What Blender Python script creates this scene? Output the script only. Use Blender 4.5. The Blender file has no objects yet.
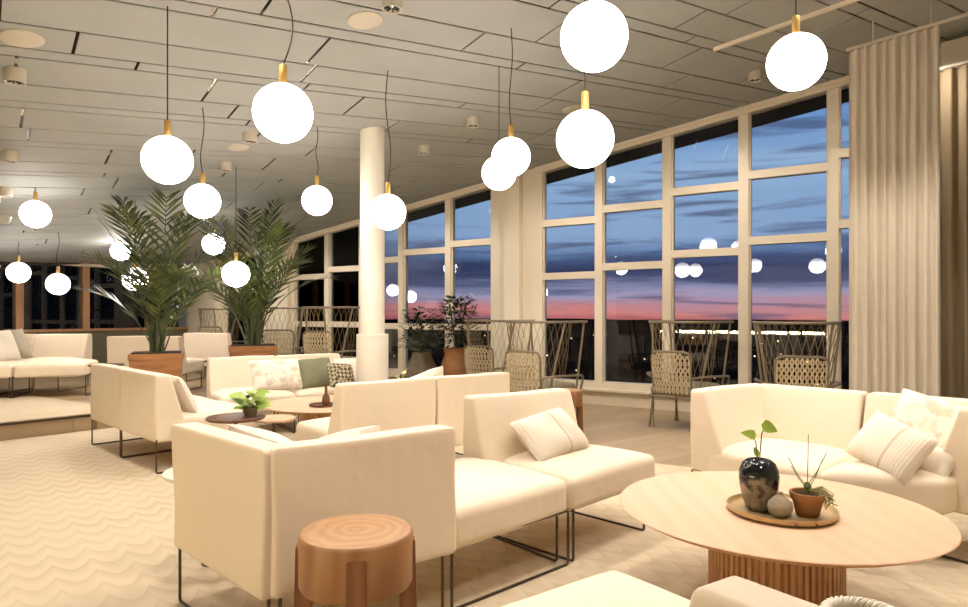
import bpy, bmesh, math, random
from mathutils import Vector, Matrix
random.seed(7)
SC = bpy.context.scene
COL = SC.collection
F = 660.0; CX, HY = 484.0, 314.0; H = 1.15
V = Vector
# ------------------------------------------------------------------ helpers
def U(px, py, z=0.0):
    """plan point seen at pixel px,py lying at height z"""
    y = F*(H-z)/(py-HY)
    return V(((px-CX)/F*y, y, z))
def UY(px, y, z=0.0):
    return V(((px-CX)/F*y, y, z))
def lin(c): return tuple(((v/255)/12.92 if v/255 <= .04045 else ((v/255+.055)/1.055)**2.4) for v in c)
def link(o): COL.objects.link(o); return o
def obj(name, bm, mat, parent=None, smooth=True, local=False):
    me = bpy.data.meshes.new(name)
    if parent is not None and not local:
        p = parent; off = V((0,0,0))
        while p: off += p.location; p = p.parent
        bmesh.ops.translate(bm, verts=bm.verts, vec=-off)
    bm.normal_update(); bm.to_mesh(me); bm.free()
    for p in me.polygons: p.use_smooth = smooth
    if smooth:
        try: me.set_sharp_from_angle(angle=math.radians(42))
        except Exception: pass
    for m in (mat if isinstance(mat, (list, tuple)) else [mat]): me.materials.append(m)
    o = link(bpy.data.objects.new(name, me))
    if parent is not None: o.parent = parent
    return o
def tag(o, label=None, cat=None, group=None, kind=None):
    if label: o['label'] = label
    if cat: o['category'] = cat
    if group: o['group'] = group
    if kind: o['kind'] = kind
    return o
def empty(name, loc, label=None, cat=None, group=None, rz=0.0):
    o = link(bpy.data.objects.new(name, None)); o.location = loc; o.rotation_euler = (0,0,rz); o.empty_display_size = .1
    return tag(o, label, cat, group)
def dup(root, loc, rz=0.0, label=None, group=None, parent=None):
    r = root.copy(); COL.objects.link(r)
    if parent is None:
        r.location = loc; r.rotation_euler = (0,0,rz)
        if label: r['label'] = label
        if group: r['group'] = group
    else: r.parent = parent
    for ch in list(root.children): dup(ch, None, parent=r)
    return r
def quad_box(bm, c, mi=0):
    """8 corners: bottom 0-3 ccw, top 4-7 ccw"""
    vs = [bm.verts.new(p) for p in c]
    for f in ((3,2,1,0),(4,5,6,7),(0,1,5,4),(1,2,6,5),(2,3,7,6),(3,0,4,7)):
        fc = bm.faces.new([vs[i] for i in f]); fc.material_index = mi
    return vs
def box(bm, lo, hi, mi=0):
    x0,y0,z0 = lo; x1,y1,z1 = hi
    return quad_box(bm, [(x0,y0,z0),(x1,y0,z0),(x1,y1,z0),(x0,y1,z0),(x0,y0,z1),(x1,y0,z1),(x1,y1,z1),(x0,y1,z1)], mi)
def tube(bm, pts, r, n=8, closed=False, mi=0, r2=None):
    pts = [V(p) for p in pts]; N = len(pts); rings = []
    up0 = V((0,0,1)); prev = None
    for i,p in enumerate(pts):
        if closed: t = pts[(i+1)%N]-pts[i-1]
        else: t = pts[min(i+1,N-1)]-pts[max(i-1,0)]
        t.normalize()
        if prev is None:
            a = up0 if abs(t.z) < .9 else V((1,0,0))
            s = t.cross(a).normalized()
        else:
            s = (prev - t*prev.dot(t))
            s = s.normalized() if s.length > 1e-6 else t.cross(V((1,0,0))).normalized()
        prev = s; b = t.cross(s)
        rr = r if r2 is None else r+(r2-r)*i/max(1,N-1)
        rings.append([bm.verts.new(p+(s*math.cos(2*math.pi*k/n)+b*math.sin(2*math.pi*k/n))*rr) for k in range(n)])
    M = N if closed else N-1
    for i in range(M):
        A, B = rings[i], rings[(i+1)%N]
        for k in range(n):
            f = bm.faces.new((A[k],A[(k+1)%n],B[(k+1)%n],B[k])); f.material_index = mi
    if not closed:
        bm.faces.new(rings[0][::-1]).material_index = mi; bm.faces.new(rings[-1]).material_index = mi
def rpath(pts, r=.02, n=4, closed=False):
    """round the corners of a polyline"""
    pts = [V(p) for p in pts]; out = []; N = len(pts)
    for i,p in enumerate(pts):
        if not closed and i in (0,N-1): out.append(p); continue
        a = pts[i-1]-p; b = pts[(i+1)%N]-p
        ra = min(r, a.length*.45, b.length*.45)
        A = p+a.normalized()*ra; B = p+b.normalized()*ra
        for k in range(n+1):
            u = k/n; out.append(A*(1-u)**2+p*2*u*(1-u)+B*u*u)
    return out
def lathe(bm, prof, c=(0,0,0), n=40, mi=0, cap=True):
    c = V(c); rings = []
    for r,z in prof:
        if r < 1e-5: rings.append([bm.verts.new(c+V((0,0,z)))])
        else: rings.append([bm.verts.new(c+V((r*math.cos(2*math.pi*k/n), r*math.sin(2*math.pi*k/n), z))) for k in range(n)])
    for A,B in zip(rings, rings[1:]):
        for k in range(n):
            k2 = (k+1)%n
            if len(A) == 1 and len(B) == 1: break
            if len(A) == 1: f = bm.faces.new((A[0],B[k2],B[k]))
            elif len(B) == 1: f = bm.faces.new((A[k],A[k2],B[0]))
            else: f = bm.faces.new((A[k],A[k2],B[k2],B[k]))
            f.material_index = mi
    if cap:
        if len(rings[0]) > 1: bm.faces.new(rings[0][::-1]).material_index = mi
        if len(rings[-1]) > 1: bm.faces.new(rings[-1]).material_index = mi
def hexa(bm, c, r=.03, n=10, puff=0.0, wob=0.0, seed=0):
    """soft rounded block filling the 8 corners c (bottom 0-3, top 4-7)"""
    c = [V(p) for p in c]
    L = [max(.02,((c[1]-c[0]).length+(c[2]-c[3]).length)/2), max(.02,((c[3]-c[0]).length+(c[2]-c[1]).length)/2), max(.02,((c[4]-c[0]).length+(c[6]-c[2]).length)/2)]
    def params(l):
        rr = min(r, l*.49)
        a = [0, rr*.3, rr*.65, rr]; m = [rr+(l-2*rr)*k/n for k in range(1,n)]
        return a+m+[l-v for v in a[::-1]]
    P = [params(l) for l in L]; vmap = {}
    rnd = random.Random(seed); ph = [rnd.uniform(0,6.28) for _ in range(6)]
    def vert(i,j,k):
        key = (i,j,k)
        if key in vmap: return vmap[key]
        p = V((P[0][i],P[1][j],P[2][k]))
        rr = [min(r, l*.49) for l in L]; R = min(rr)
        q = V([min(max(p[a],R),L[a]-R) for a in range(3)])
        d = p-q
        if d.length > 1e-9: p = q+d.normalized()*R
        u,v,w = p.x/L[0], p.y/L[1], p.z/L[2]
        if puff and w > .5:
            w += (w-.5)*2*puff/L[2]*(1-(2*u-1)**4)*(1-(2*v-1)**4)
        b = (c[0]*(1-u)+c[1]*u)*(1-v)+(c[3]*(1-u)+c[2]*u)*v
        t = (c[4]*(1-u)+c[5]*u)*(1-v)+(c[7]*(1-u)+c[6]*u)*v
        pt = b*(1-w)+t*w
        if wob:
            pt += V((math.sin(pt.z*11+ph[0]+pt.y*4), math.sin(pt.x*6+pt.z*9+ph[1]), .6*math.sin(pt.x*8+ph[2]+pt.y*7)))*wob
        vmap[key] = bm.verts.new(pt); return vmap[key]
    nx,ny,nz = len(P[0])-1, len(P[1])-1, len(P[2])-1
    for i in range(nx):
        for j in range(ny):
            bm.faces.new((vert(i,j,0),vert(i,j+1,0),vert(i+1,j+1,0),vert(i+1,j,0)))
            bm.faces.new((vert(i,j,nz),vert(i+1,j,nz),vert(i+1,j+1,nz),vert(i,j+1,nz)))
    for i in range(nx):
        for k in range(nz):
            bm.faces.new((vert(i,0,k),vert(i+1,0,k),vert(i+1,0,k+1),vert(i,0,k+1)))
            bm.faces.new((vert(i,ny,k),vert(i,ny,k+1),vert(i+1,ny,k+1),vert(i+1,ny,k)))
    for j in range(ny):
        for k in range(nz):
            bm.faces.new((vert(0,j,k),vert(0,j,k+1),vert(0,j+1,k+1),vert(0,j+1,k)))
            bm.faces.new((vert(nx,j,k),vert(nx,j+1,k),vert(nx,j+1,k+1),vert(nx,j,k+1)))
def clip(poly, planes):
    for (n, d) in planes:          # keep n.p >= d
        out = []
        for i in range(len(poly)):
            a, b = poly[i-1], poly[i]
            da, db = a.dot(n)-d, b.dot(n)-d
            if (da >= 0) != (db >= 0): out.append(a+(b-a)*(da/(da-db)))
            if db >= 0: out.append(b)
        poly = out
        if len(poly) < 3: return []
    return poly
# ------------------------------------------------------------------ materials
def mat(name, col, rough=.6, metal=0.0, spec=.5, noise=None, bump=None, sheen=0.0, coords='Object'):
    m = bpy.data.materials.new(name); m.use_nodes = True; nt = m.node_tree
    b = nt.nodes['Principled BSDF']; c = lin(col)+(1,)
    b.inputs['Base Color'].default_value = c; b.inputs['Roughness'].default_value = rough; b.inputs['Metallic'].default_value = metal
    b.inputs['Specular IOR Level'].default_value = spec
    if sheen: b.inputs['Sheen Weight'].default_value = sheen
    tc = nt.nodes.new('ShaderNodeTexCoord')
    if noise:
        (scale, col2, stretch) = noise
        mp = nt.nodes.new('ShaderNodeMapping'); mp.inputs['Scale'].default_value = stretch
        nt.links.new(tc.outputs[coords], mp.inputs[0])
        nz = nt.nodes.new('ShaderNodeTexNoise'); nz.inputs['Scale'].default_value = scale; nz.inputs['Detail'].default_value = 4
        nt.links.new(mp.outputs[0], nz.inputs[0])
        rp = nt.nodes.new('ShaderNodeValToRGB'); rp.color_ramp.elements[0].position = .35; rp.color_ramp.elements[1].position = .65
        rp.color_ramp.elements[0].color = c; rp.color_ramp.elements[1].color = lin(col2)+(1,)
        nt.links.new(nz.outputs[0], rp.inputs[0]); nt.links.new(rp.outputs[0], b.inputs['Base Color'])
    if bump:
        prev = None
        for (scale, strength, dist) in bump:
            nz = nt.nodes.new('ShaderNodeTexNoise'); nz.inputs['Scale'].default_value = scale; nz.inputs['Detail'].default_value = 3
            nt.links.new(tc.outputs[coords], nz.inputs[0])
            bp = nt.nodes.new('ShaderNodeBump'); bp.inputs['Strength'].default_value = strength; bp.inputs['Distance'].default_value = dist
            nt.links.new(nz.outputs[0], bp.inputs['Height'])
            if prev: nt.links.new(prev.outputs[0], bp.inputs['Normal'])
            prev = bp
        nt.links.new(prev.outputs[0], b.inputs['Normal'])
    return m
def emis(name, col, s):
    m = bpy.data.materials.new(name); m.use_nodes = True; nt = m.node_tree; nt.nodes.clear()
    e = nt.nodes.new('ShaderNodeEmission'); e.inputs[0].default_value = col+(1,); e.inputs[1].default_value = s
    o = nt.nodes.new('ShaderNodeOutputMaterial'); nt.links.new(e.outputs[0], o.inputs[0]); return m
M = {}
M['sofa'] = mat('cream_upholstery', (236,219,193), .92, bump=[(4.5,.3,.035),(380,.12,.002)], sheen=.15, spec=.2)
M['rod'] = mat('dark_rod', (84,72,60), .35, .7)
M['ceiling'] = mat('ceiling_panel', (164,167,162), .7, noise=(3,(158,161,156),(1,1,1)))
M['joint'] = mat('ceiling_joint_metal_glints', (26,22,18), .16, 0.9, noise=(1.3,(250,240,220),(1,1,1)))  # light and dark patches paint reflected glints into the joint colour
for n_ in M['joint'].node_tree.nodes:
    if n_.type == 'VALTORGB': n_.color_ramp.elements[0].position = .47; n_.color_ramp.elements[1].position = .50
M['frame'] = mat('window_frame_paint', (232,220,196), .5)
M['wall'] = mat('wall_paint', (232,221,196), .8, bump=[(60,.05,.002)])
M['white'] = mat('white_paint', (232,224,206), .6)
M['fixture'] = mat('fixture_white', (200,192,172), .5)
M['black'] = mat('black_inside', (14,13,12), .5)
M['brass'] = mat('brass', (196,160,88), .45, .5)
M['cord'] = mat('cord', (40,34,28), .8)
M['postwood'] = mat('post_wood', (192,146,104), .5, noise=(4,(170,122,84),(6,6,.6)))
M['rope'] = mat('rope', (196,180,146), .8, bump=[(200,.3,.003)])
M['steel'] = mat('chair_tube', (128,114,92), .45, .3)
M['net'] = mat('net_cord', (128,112,82), .8)
M['seatpad'] = mat('chair_cushion', (128,120,96), .9, bump=[(120,.2,.003)])
M['terracotta'] = mat('terracotta', (176,126,80), .8, noise=(5,(140,94,54),(1,1,1)), bump=[(40,.15,.003)])
M['planter'] = mat('planter_clay', (172,122,76), .75, noise=(4,(146,98,58),(1,1,4)), bump=[(25,.2,.004)])
M['soil'] = mat('soil', (44,32,24), 1)
M['leaf'] = mat('palm_leaf', (98,112,56), .38, noise=(5,(34,48,26),(1,1,1)))
M['leaf2'] = mat('young_leaf', (164,188,78), .45, noise=(6,(136,166,58),(1,1,1)))
M['leafdark'] = mat('shrub_leaf', (44,56,34), .6)
M['outleaf'] = mat('outdoor_leaf', (16,18,12), 1, spec=0)
M['stem'] = mat('stem', (92,104,50), .6)
M['stemdark'] = mat('palm_stem', (74,76,44), .7)
M['greypot'] = mat('grey_pot', (120,108,84), .85, noise=(6,(98,88,68),(1,1,1)), bump=[(30,.2,.004)])
M['lowwall'] = mat('low_wall_paint', (104,98,76), .8)
M['dark'] = mat('dark_ground', (12,11,12), 1, spec=0)
M['eave'] = mat('eave_dark', (34,30,26), .8)
M['facade'] = mat('dark_facade', (17,15,14), .9, spec=.1)
M['baseb'] = mat('baseboard_paint', (224,210,184), .6)
M['bolt'] = mat('dark_bolt', (40,34,30), .5)
def wood(name, c1, c2, scale=(1,1,1), rings=False, rough=.45):
    m = bpy.data.materials.new(name); m.use_nodes = True; nt = m.node_tree; b = nt.nodes['Principled BSDF']
    b.inputs['Roughness'].default_value = rough
    tc = nt.nodes.new('ShaderNodeTexCoord'); mp = nt.nodes.new('ShaderNodeMapping'); mp.inputs['Scale'].default_value = scale
    nt.links.new(tc.outputs['Object'], mp.inputs[0])
    w = nt.nodes.new('ShaderNodeTexWave'); w.wave_type = 'RINGS' if rings else 'BANDS'
    if rings: w.rings_direction = 'Z'
    w.inputs['Scale'].default_value = 7 if rings else 3; w.inputs['Distortion'].default_value = 6 if rings else 9; w.inputs['Detail'].default_value = 3; w.inputs['Detail Scale'].default_value = 1.2
    nt.links.new(mp.outputs[0], w.inputs[0])
    r = nt.nodes.new('ShaderNodeValToRGB'); r.color_ramp.elements[0].color = lin(c1)+(1,); r.color_ramp.elements[1].color = lin(c2)+(1,)
    nt.links.new(w.outputs[0], r.inputs[0]); nt.links.new(r.outputs[0], b.inputs['Base Color']); return m
M['oak'] = wood('pale_oak', (218,181,148), (212,174,140), (1,.12,1))
M['oakedge'] = wood('oak_edge', (206,162,116), (192,146,100), (3,3,.3))
M['stoolwood'] = wood('acacia_side', (164,120,78), (144,100,60), (1.2,1.2,.35), rough=.5)
M['stooltop'] = wood('acacia_top', (188,148,108), (176,134,92), (1.1,1.1,1.1), rings=True, rough=.5)
M['legwood'] = wood('acacia_leg', (146,98,60), (126,82,48), (2,2,.3), rough=.5)
M['darkwood'] = wood('dark_wood', (110,70,42), (90,56,34), (1,1,1))
def globe_mat():
    m = bpy.data.materials.new('opal_globe'); m.use_nodes = True; nt = m.node_tree; nt.nodes.clear()
    tc = nt.nodes.new('ShaderNodeTexCoord'); sp = nt.nodes.new('ShaderNodeSeparateXYZ'); nt.links.new(tc.outputs['Object'], sp.inputs[0])
    mr = nt.nodes.new('ShaderNodeMapRange'); mr.interpolation_type = 'SMOOTHSTEP'; mr.inputs[1].default_value = -.03; mr.inputs[2].default_value = .13; mr.inputs[3].default_value = GS; mr.inputs[4].default_value = GS*.2
    nt.links.new(sp.outputs['Z'], mr.inputs[0])
    e = nt.nodes.new('ShaderNodeEmission'); e.inputs[0].default_value = (1,.91,.845,1); nt.links.new(mr.outputs[0], e.inputs[1])
    o = nt.nodes.new('ShaderNodeOutputMaterial'); nt.links.new(e.outputs[0], o.inputs[0]); return m
GS = 31.0
M['globe'] = globe_mat()
def glass_mat():
    m = bpy.data.materials.new('window_glass'); m.use_nodes = True; nt = m.node_tree; nt.nodes.clear()
    t = nt.nodes.new('ShaderNodeBsdfTransparent'); t.inputs[0].default_value = (.93,.95,.97,1)
    g = nt.nodes.new('ShaderNodeBsdfGlossy'); g.inputs['Roughness'].default_value = 0.0
    fr = nt.nodes.new('ShaderNodeFresnel'); fr.inputs[0].default_value = 1.5
    mx = nt.nodes.new('ShaderNodeMixShader'); nt.links.new(fr.outputs[0], mx.inputs[0]); nt.links.new(t.outputs[0], mx.inputs[1]); nt.links.new(g.outputs[0], mx.inputs[2])
    o = nt.nodes.new('ShaderNodeOutputMaterial'); nt.links.new(mx.outputs[0], o.inputs[0]); return m
M['glass'] = glass_mat()
def carpet_mat():
    m = bpy.data.materials.new('wave_carpet'); m.use_nodes = True; nt = m.node_tree; b = nt.nodes['Principled BSDF']
    b.inputs['Roughness'].default_value = 1; b.inputs['Specular IOR Level'].default_value = .1
    L = nt.links.new
    tc = nt.nodes.new('ShaderNodeTexCoord'); mp = nt.nodes.new('ShaderNodeMapping'); mp.inputs['Rotation'].default_value = (0,0,math.radians(-38))
    L(tc.outputs['Object'], mp.inputs[0]); sp = nt.nodes.new('ShaderNodeSeparateXYZ'); L(mp.outputs[0], sp.inputs[0])
    def math_(op, a, bb=None):
        n = nt.nodes.new('ShaderNodeMath'); n.operation = op
        if isinstance(a,(int,float)): n.inputs[0].default_value = a
        else: L(a, n.inputs[0])
        if bb is not None:
            if isinstance(bb,(int,float)): n.inputs[1].default_value = bb
            else: L(bb, n.inputs[1])
        return n.outputs[0]
    sx = math_('SINE', math_('MULTIPLY', sp.outputs['X'], 2*math.pi/.30))
    yy = math_('ADD', math_('MULTIPLY', sp.outputs['Y'], 1/.17), math_('MULTIPLY', math_('ABSOLUTE', sx), .7))
    fr = math_('FRACT', yy)
    nz = nt.nodes.new('ShaderNodeTexNoise'); nz.inputs['Scale'].default_value = 2.2; nz.inputs['Detail'].default_value = 3; L(tc.outputs['Object'], nz.inputs[0])
    f2 = math_('MULTIPLY', fr, math_('ADD', nz.outputs[0], .2))
    r = nt.nodes.new('ShaderNodeValToRGB'); r.color_ramp.elements[0].color = lin((201,185,158))+(1,); r.color_ramp.elements[1].color = lin((186,168,139))+(1,)
    r.color_ramp.elements[0].position = .25; r.color_ramp.elements[1].position = .85
    L(f2, r.inputs[0]); L(r.outputs[0], b.inputs['Base Color'])
    n3 = nt.nodes.new('ShaderNodeTexNoise'); n3.inputs['Scale'].default_value = 160; L(tc.outputs['Object'], n3.inputs[0])
    bp = nt.nodes.new('ShaderNodeBump'); bp.inputs['Strength'].default_value = .35; bp.inputs['Distance'].default_value = .004; L(math_('ADD', n3.outputs[0], fr), bp.inputs['Height']); L(bp.outputs[0], b.inputs['Normal'])
    return m
M['carpet'] = carpet_mat()
def plank_mat():
    m = bpy.data.materials.new('floor_planks'); m.use_nodes = True; nt = m.node_tree; b = nt.nodes['Principled BSDF']; L = nt.links.new
    b.inputs['Roughness'].default_value = .55
    tc = nt.nodes.new('ShaderNodeTexCoord'); mp = nt.nodes.new('ShaderNodeMapping'); mp.inputs['Rotation'].default_value = (0,0,math.radians(-38))
    L(tc.outputs['Object'], mp.inputs[0])
    br = nt.nodes.new('ShaderNodeTexBrick'); br.inputs['Scale'].default_value = 1; br.inputs['Brick Width'].default_value = 1.6; br.inputs['Row Height'].default_value = .16; br.inputs['Mortar Size'].default_value = .003
    br.inputs['Color1'].default_value = lin((168,146,114))+(1,); br.inputs['Color2'].default_value = lin((154,132,100))+(1,); br.inputs['Mortar'].default_value = lin((118,98,74))+(1,)
    L(mp.outputs[0], br.inputs[0]); L(br.outputs[0], b.inputs['Base Color']); return m
M['planks'] = plank_mat()
def fabric_pattern(name, c1, c2, kind):
    m = bpy.data.materials.new(name); m.use_nodes = True; nt = m.node_tree; b = nt.nodes['Principled BSDF']; L = nt.links.new
    b.inputs['Roughness'].default_value = .95; b.inputs['Specular IOR Level'].default_value = .15
    tc = nt.nodes.new('ShaderNodeTexCoord'); r = nt.nodes.new('ShaderNodeValToRGB')
    r.color_ramp.elements[0].color = lin(c1)+(1,); r.color_ramp.elements[1].color = lin(c2)+(1,)
    if kind == 'seam':
        sp = nt.nodes.new('ShaderNodeSeparateXYZ'); L(tc.outputs['Object'], sp.inputs[0])
        a = nt.nodes.new('ShaderNodeMath'); a.operation = 'ADD'; L(sp.outputs['X'], a.inputs[0]); a.inputs[1].default_value = -.03
        ab = nt.nodes.new('ShaderNodeMath'); ab.operation = 'ABSOLUTE'; L(a.outputs[0], ab.inputs[0])
        lt = nt.nodes.new('ShaderNodeMath'); lt.operation = 'LESS_THAN'; L(ab.outputs[0], lt.inputs[0]); lt.inputs[1].default_value = .006
        L(lt.outputs[0], r.inputs[0]); L(r.outputs[0], b.inputs['Base Color'])
        w = nt.nodes.new('ShaderNodeTexWave'); w.inputs['Scale'].default_value = 22; L(tc.outputs['Object'], w.inputs[0]); h = w.outputs[0]; st = .25
    elif kind == 'lattice':
        mp = nt.nodes.new('ShaderNodeMapping'); mp.inputs['Rotation'].default_value = (0,0,math.radians(45)); L(tc.outputs['Object'], mp.inputs[0])
        br = nt.nodes.new('ShaderNodeTexChecker'); br.inputs['Scale'].default_value = 34; L(mp.outputs[0], br.inputs[0]); L(br.outputs['Fac'], r.inputs[0]); L(r.outputs[0], b.inputs['Base Color']); h = br.outputs['Fac']; st = .3
    elif kind == 'bloom':
        vo = nt.nodes.new('ShaderNodeTexNoise'); vo.inputs['Scale'].default_value = 14; vo.inputs['Detail'].default_value = 5; L(tc.outputs['Object'], vo.inputs[0]); L(vo.outputs[0], r.inputs[0])
        r.color_ramp.elements[0].position = .48; r.color_ramp.elements[1].position = .62; L(r.outputs[0], b.inputs['Base Color']); h = vo.outputs[0]; st = .6
    else:
        nz = nt.nodes.new('ShaderNodeTexNoise'); nz.inputs['Scale'].default_value = 9; L(tc.outputs['Object'], nz.inputs[0]); L(nz.outputs[0], r.inputs[0]); L(r.outputs[0], b.inputs['Base Color']); h = nz.outputs[0]; st = .5
    bp = nt.nodes.new('ShaderNodeBump'); bp.inputs['Strength'].default_value = st; bp.inputs['Distance'].default_value = .006; L(h, bp.inputs['Height']); L(bp.outputs[0], b.inputs['Normal'])
    return m
M['pil_seam'] = fabric_pattern('ribbed_ivory_linen', (236,224,204), (206,190,160), 'seam')
M['pil_bloom'] = fabric_pattern('embroidered_ivory', (240,230,212), (212,198,172), 'bloom')
M['pil_sage'] = fabric_pattern('sage_velvet', (132,132,106), (112,112,88), 'plain')
M['pil_lattice'] = fabric_pattern('dark_lattice_weave', (84,76,60), (178,166,138), 'lattice')
M['pil_plain'] = fabric_pattern('plain_ivory', (240,230,212), (230,218,198), 'plain')
M['pil_grey'] = fabric_pattern('grey_linen', (176,166,146), (160,150,130), 'seam')
def curtain_mat(name, c):
    m = mat(name, c, .95, spec=.1, bump=[(300,.1,.002)]); return m
M['curtain'] = curtain_mat('curtain_linen', (212,202,184))
M['curtain2'] = curtain_mat('curtain_dark', (150,134,108))
def vase_mat():
    m = mat('reactive_glaze', (30,34,34), .12); nt = m.node_tree; b = nt.nodes['Principled BSDF']; L = nt.links.new
    tc = nt.nodes.new('ShaderNodeTexCoord'); nz = nt.nodes.new('ShaderNodeTexNoise'); nz.inputs['Scale'].default_value = 16; nz.inputs['Detail'].default_value = 6; L(tc.outputs['Object'], nz.inputs[0])
    sp = nt.nodes.new('ShaderNodeSeparateXYZ'); L(tc.outputs['Object'], sp.inputs[0])
    mr = nt.nodes.new('ShaderNodeMapRange'); mr.inputs[1].default_value = .07; mr.inputs[2].default_value = .14; mr.inputs[3].default_value = .16; mr.inputs[4].default_value = -.12; L(sp.outputs['Z'], mr.inputs[0])
    a = nt.nodes.new('ShaderNodeMath'); a.operation = 'ADD'; L(nz.outputs[0], a.inputs[0]); L(mr.outputs[0], a.inputs[1])
    r = nt.nodes.new('ShaderNodeValToRGB'); r.color_ramp.elements[0].position = .5; r.color_ramp.elements[1].position = .62
    r.color_ramp.elements[0].color = lin((26,30,30))+(1,); r.color_ramp.elements[1].color = lin((130,118,96))+(1,); L(a.outputs[0], r.inputs[0]); L(r.outputs[0], b.inputs['Base Color'])
    return m
M['vase'] = vase_mat()
M['stone'] = mat('stoneware', (168,154,134), .8, noise=(20,(146,130,110),(1,1,3)))
M['traym'] = mat('brass_tray', (188,160,112), .4, .4)
M['led'] = emis('led_strip', (1,.8,.5), 70)
M['lamp'] = emis('downlight_lens', (1,.85,.65), 6)
M['town'] = emis('town_light', (1,.75,.5), 6)
# ------------------------------------------------------------------ camera
cam = bpy.data.cameras.new('camera'); co = link(bpy.data.objects.new('camera', cam)); co.location = (0,0,H); co.rotation_euler = (math.radians(90),0,0)
cam.sensor_width = 36; cam.lens = F/968*36; cam.shift_y = (HY-303.5)/968; cam.clip_start = .05; cam.clip_end = 6000
SC.camera = co
vs = SC.view_settings; vs.view_transform = 'Standard'; vs.look = 'None'; vs.exposure = -0.06; vs.gamma = 1; vs.use_curve_mapping = False
SC.cycles.use_denoising = True; SC.cycles.max_bounces = 8; SC.cycles.transparent_max_bounces = 12; SC.cycles.caustics_reflective = False; SC.cycles.caustics_refractive = False
SC.cycles.sample_clamp_indirect = 6
# ------------------------------------------------------------------ room frame: s along the window wall (to the right), t into the room
WU = V((1034/F, -1, 0)).normalized(); WN = V((-WU.y*-1, 0, 0))
WN = V((WU.y, -WU.x, 0))            # into the room
A0 = UY(633, 8.2)
def wall_s(px):
    k = (px-CX)/F                      # X = k Y ; point A0 + WU s
    return (k*A0.y - A0.x)/(WU.x - k*WU.y)
S0 = wall_s(543); W0 = A0 + WU*S0     # s measured from the left jamb of the right window
def sw(px): return wall_s(px)-S0
def R(s, t, z=0.0):
    p = W0 + WU*s + WN*t; return V((p.x, p.y, z))
def st(p):
    d = V((p[0],p[1],0)) - V((W0.x,W0.y,0)); return d.dot(WU), d.dot(WN)
# ceiling slope from the head of the windows
def headz(px, py): return H + (HY-py)/F*R(sw(px),0).y
za, zb = headz(545,166.5), headz(848,78.4)
CA = (zb-za)/(sw(848)-sw(545)); C0 = za - CA*sw(545); CG = -.048
def ceil(s, t): return C0 + CA*s + CG*t
def ceilp(p):
    s,t = st(p); return ceil(s,t)
def on_ceiling(px, py):
    lo, hi = .3, 40.0
    for _ in range(60):
        y = (lo+hi)/2; p = UY(px, y)
        if H+(HY-py)/F*y < ceilp(p): lo = y
        else: hi = y
    p = UY(px, y); p.z = ceilp(p); return p
SL, SR, TB = sw(197), 7.2, 11.4
print('ROOM', SL, C0, CA, st((0,0)), 'cam ceil', ceil(*st((0,0))))
def struct(o): o['kind'] = 'structure'; return o
# floor
bm = bmesh.new()
quad_box(bm, [R(SL-.4,-.0,-.2),R(SL-.4,TB,-.2),R(SR,TB,-.2),R(SR,0,-.2),R(SL-.4,0,0),R(SL-.4,TB,0),R(SR,TB,0),R(SR,0,0)])
bmesh.ops.recalc_face_normals(bm, faces=bm.faces); struct(obj('floor', bm, M['planks'], smooth=False))
PD = V((math.cos(math.radians(38)), math.sin(math.radians(38)),0)); QD = V((-PD.y, PD.x,0))
room_pl = [(WN, W0.dot(WN)+.14), (-WN, -(W0.dot(WN)+TB-.02)), (WU, W0.dot(WU)+SL+.02), (-WU, -(W0.dot(WU)+SR-.02))]
def slab(name, poly, z0, z1, m):
    poly = [V((p[0],p[1],0)) for p in poly]
    if sum((a.x*b.y-b.x*a.y) for a,b in zip(poly, poly[1:]+poly[:1])) < 0: poly = poly[::-1]
    b = bmesh.new(); B = [b.verts.new((p.x,p.y,z0)) for p in poly]; T = [b.verts.new((p.x,p.y,z1)) for p in poly]
    b.faces.new(B[::-1]); b.faces.new(T); n = len(poly)
    for i in range(n): b.faces.new((B[i],B[(i+1)%n],T[(i+1)%n],T[i]))
    return obj(name, b, m, smooth=False)
# step up to the raised rear level
e0, e1 = U(0,441.5), U(88,431); ed = (e1-e0).normalized(); en = V((-ed.y, ed.x,0))
big = [R(SL-1,-1),R(SL-1,TB+1),R(SR+1,TB+1),R(SR+1,-1)]
STEP = .16
step_poly = clip([V((p.x,p.y,0)) for p in big], room_pl+[(en, e0.dot(en))])
struct(slab('raised_floor', step_poly, .001, STEP, M['planks']))
bm = bmesh.new(); a = e0-ed*3; b_ = e0+ed*6.2  # thin dark strip along the top edge of the step
quad_box(bm, [a-en*.012+V((0,0,STEP-.02)), b_-en*.012+V((0,0,STEP-.02)), b_+V((0,0,STEP-.02)), a+V((0,0,STEP-.02)), a-en*.012+V((0,0,STEP+.004)), b_-en*.012+V((0,0,STEP+.004)), b_+V((0,0,STEP+.004)), a+V((0,0,STEP+.004))])
struct(obj('edge_strip_1', bm, M['rod'], smooth=False))
upper_rug = clip([V((p.x,p.y,0)) for p in big], room_pl+[(en, e0.dot(en)+.02),(-en, -(e0.dot(en)+2.1)),(-WN,-(W0.dot(WN)+9)),(WN, W0.dot(WN)+4.15)])
tag(slab('patterned_rug', upper_rug, STEP, STEP+.010, M['carpet']), 'beige wave-patterned rug on the raised level at left', 'rug')
lower_rug = clip([V((p.x,p.y,0)) for p in big], room_pl+[(-en, -(e0.dot(en)-.03)),(WN, W0.dot(WN)+2.95),(-WN,-(W0.dot(WN)+10))])
tag(slab('patterned_rug', lower_rug, 0, .010, M['carpet']), 'large cream wave-patterned rug across the lower seating area in the foreground', 'rug')
FZ = .010
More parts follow.
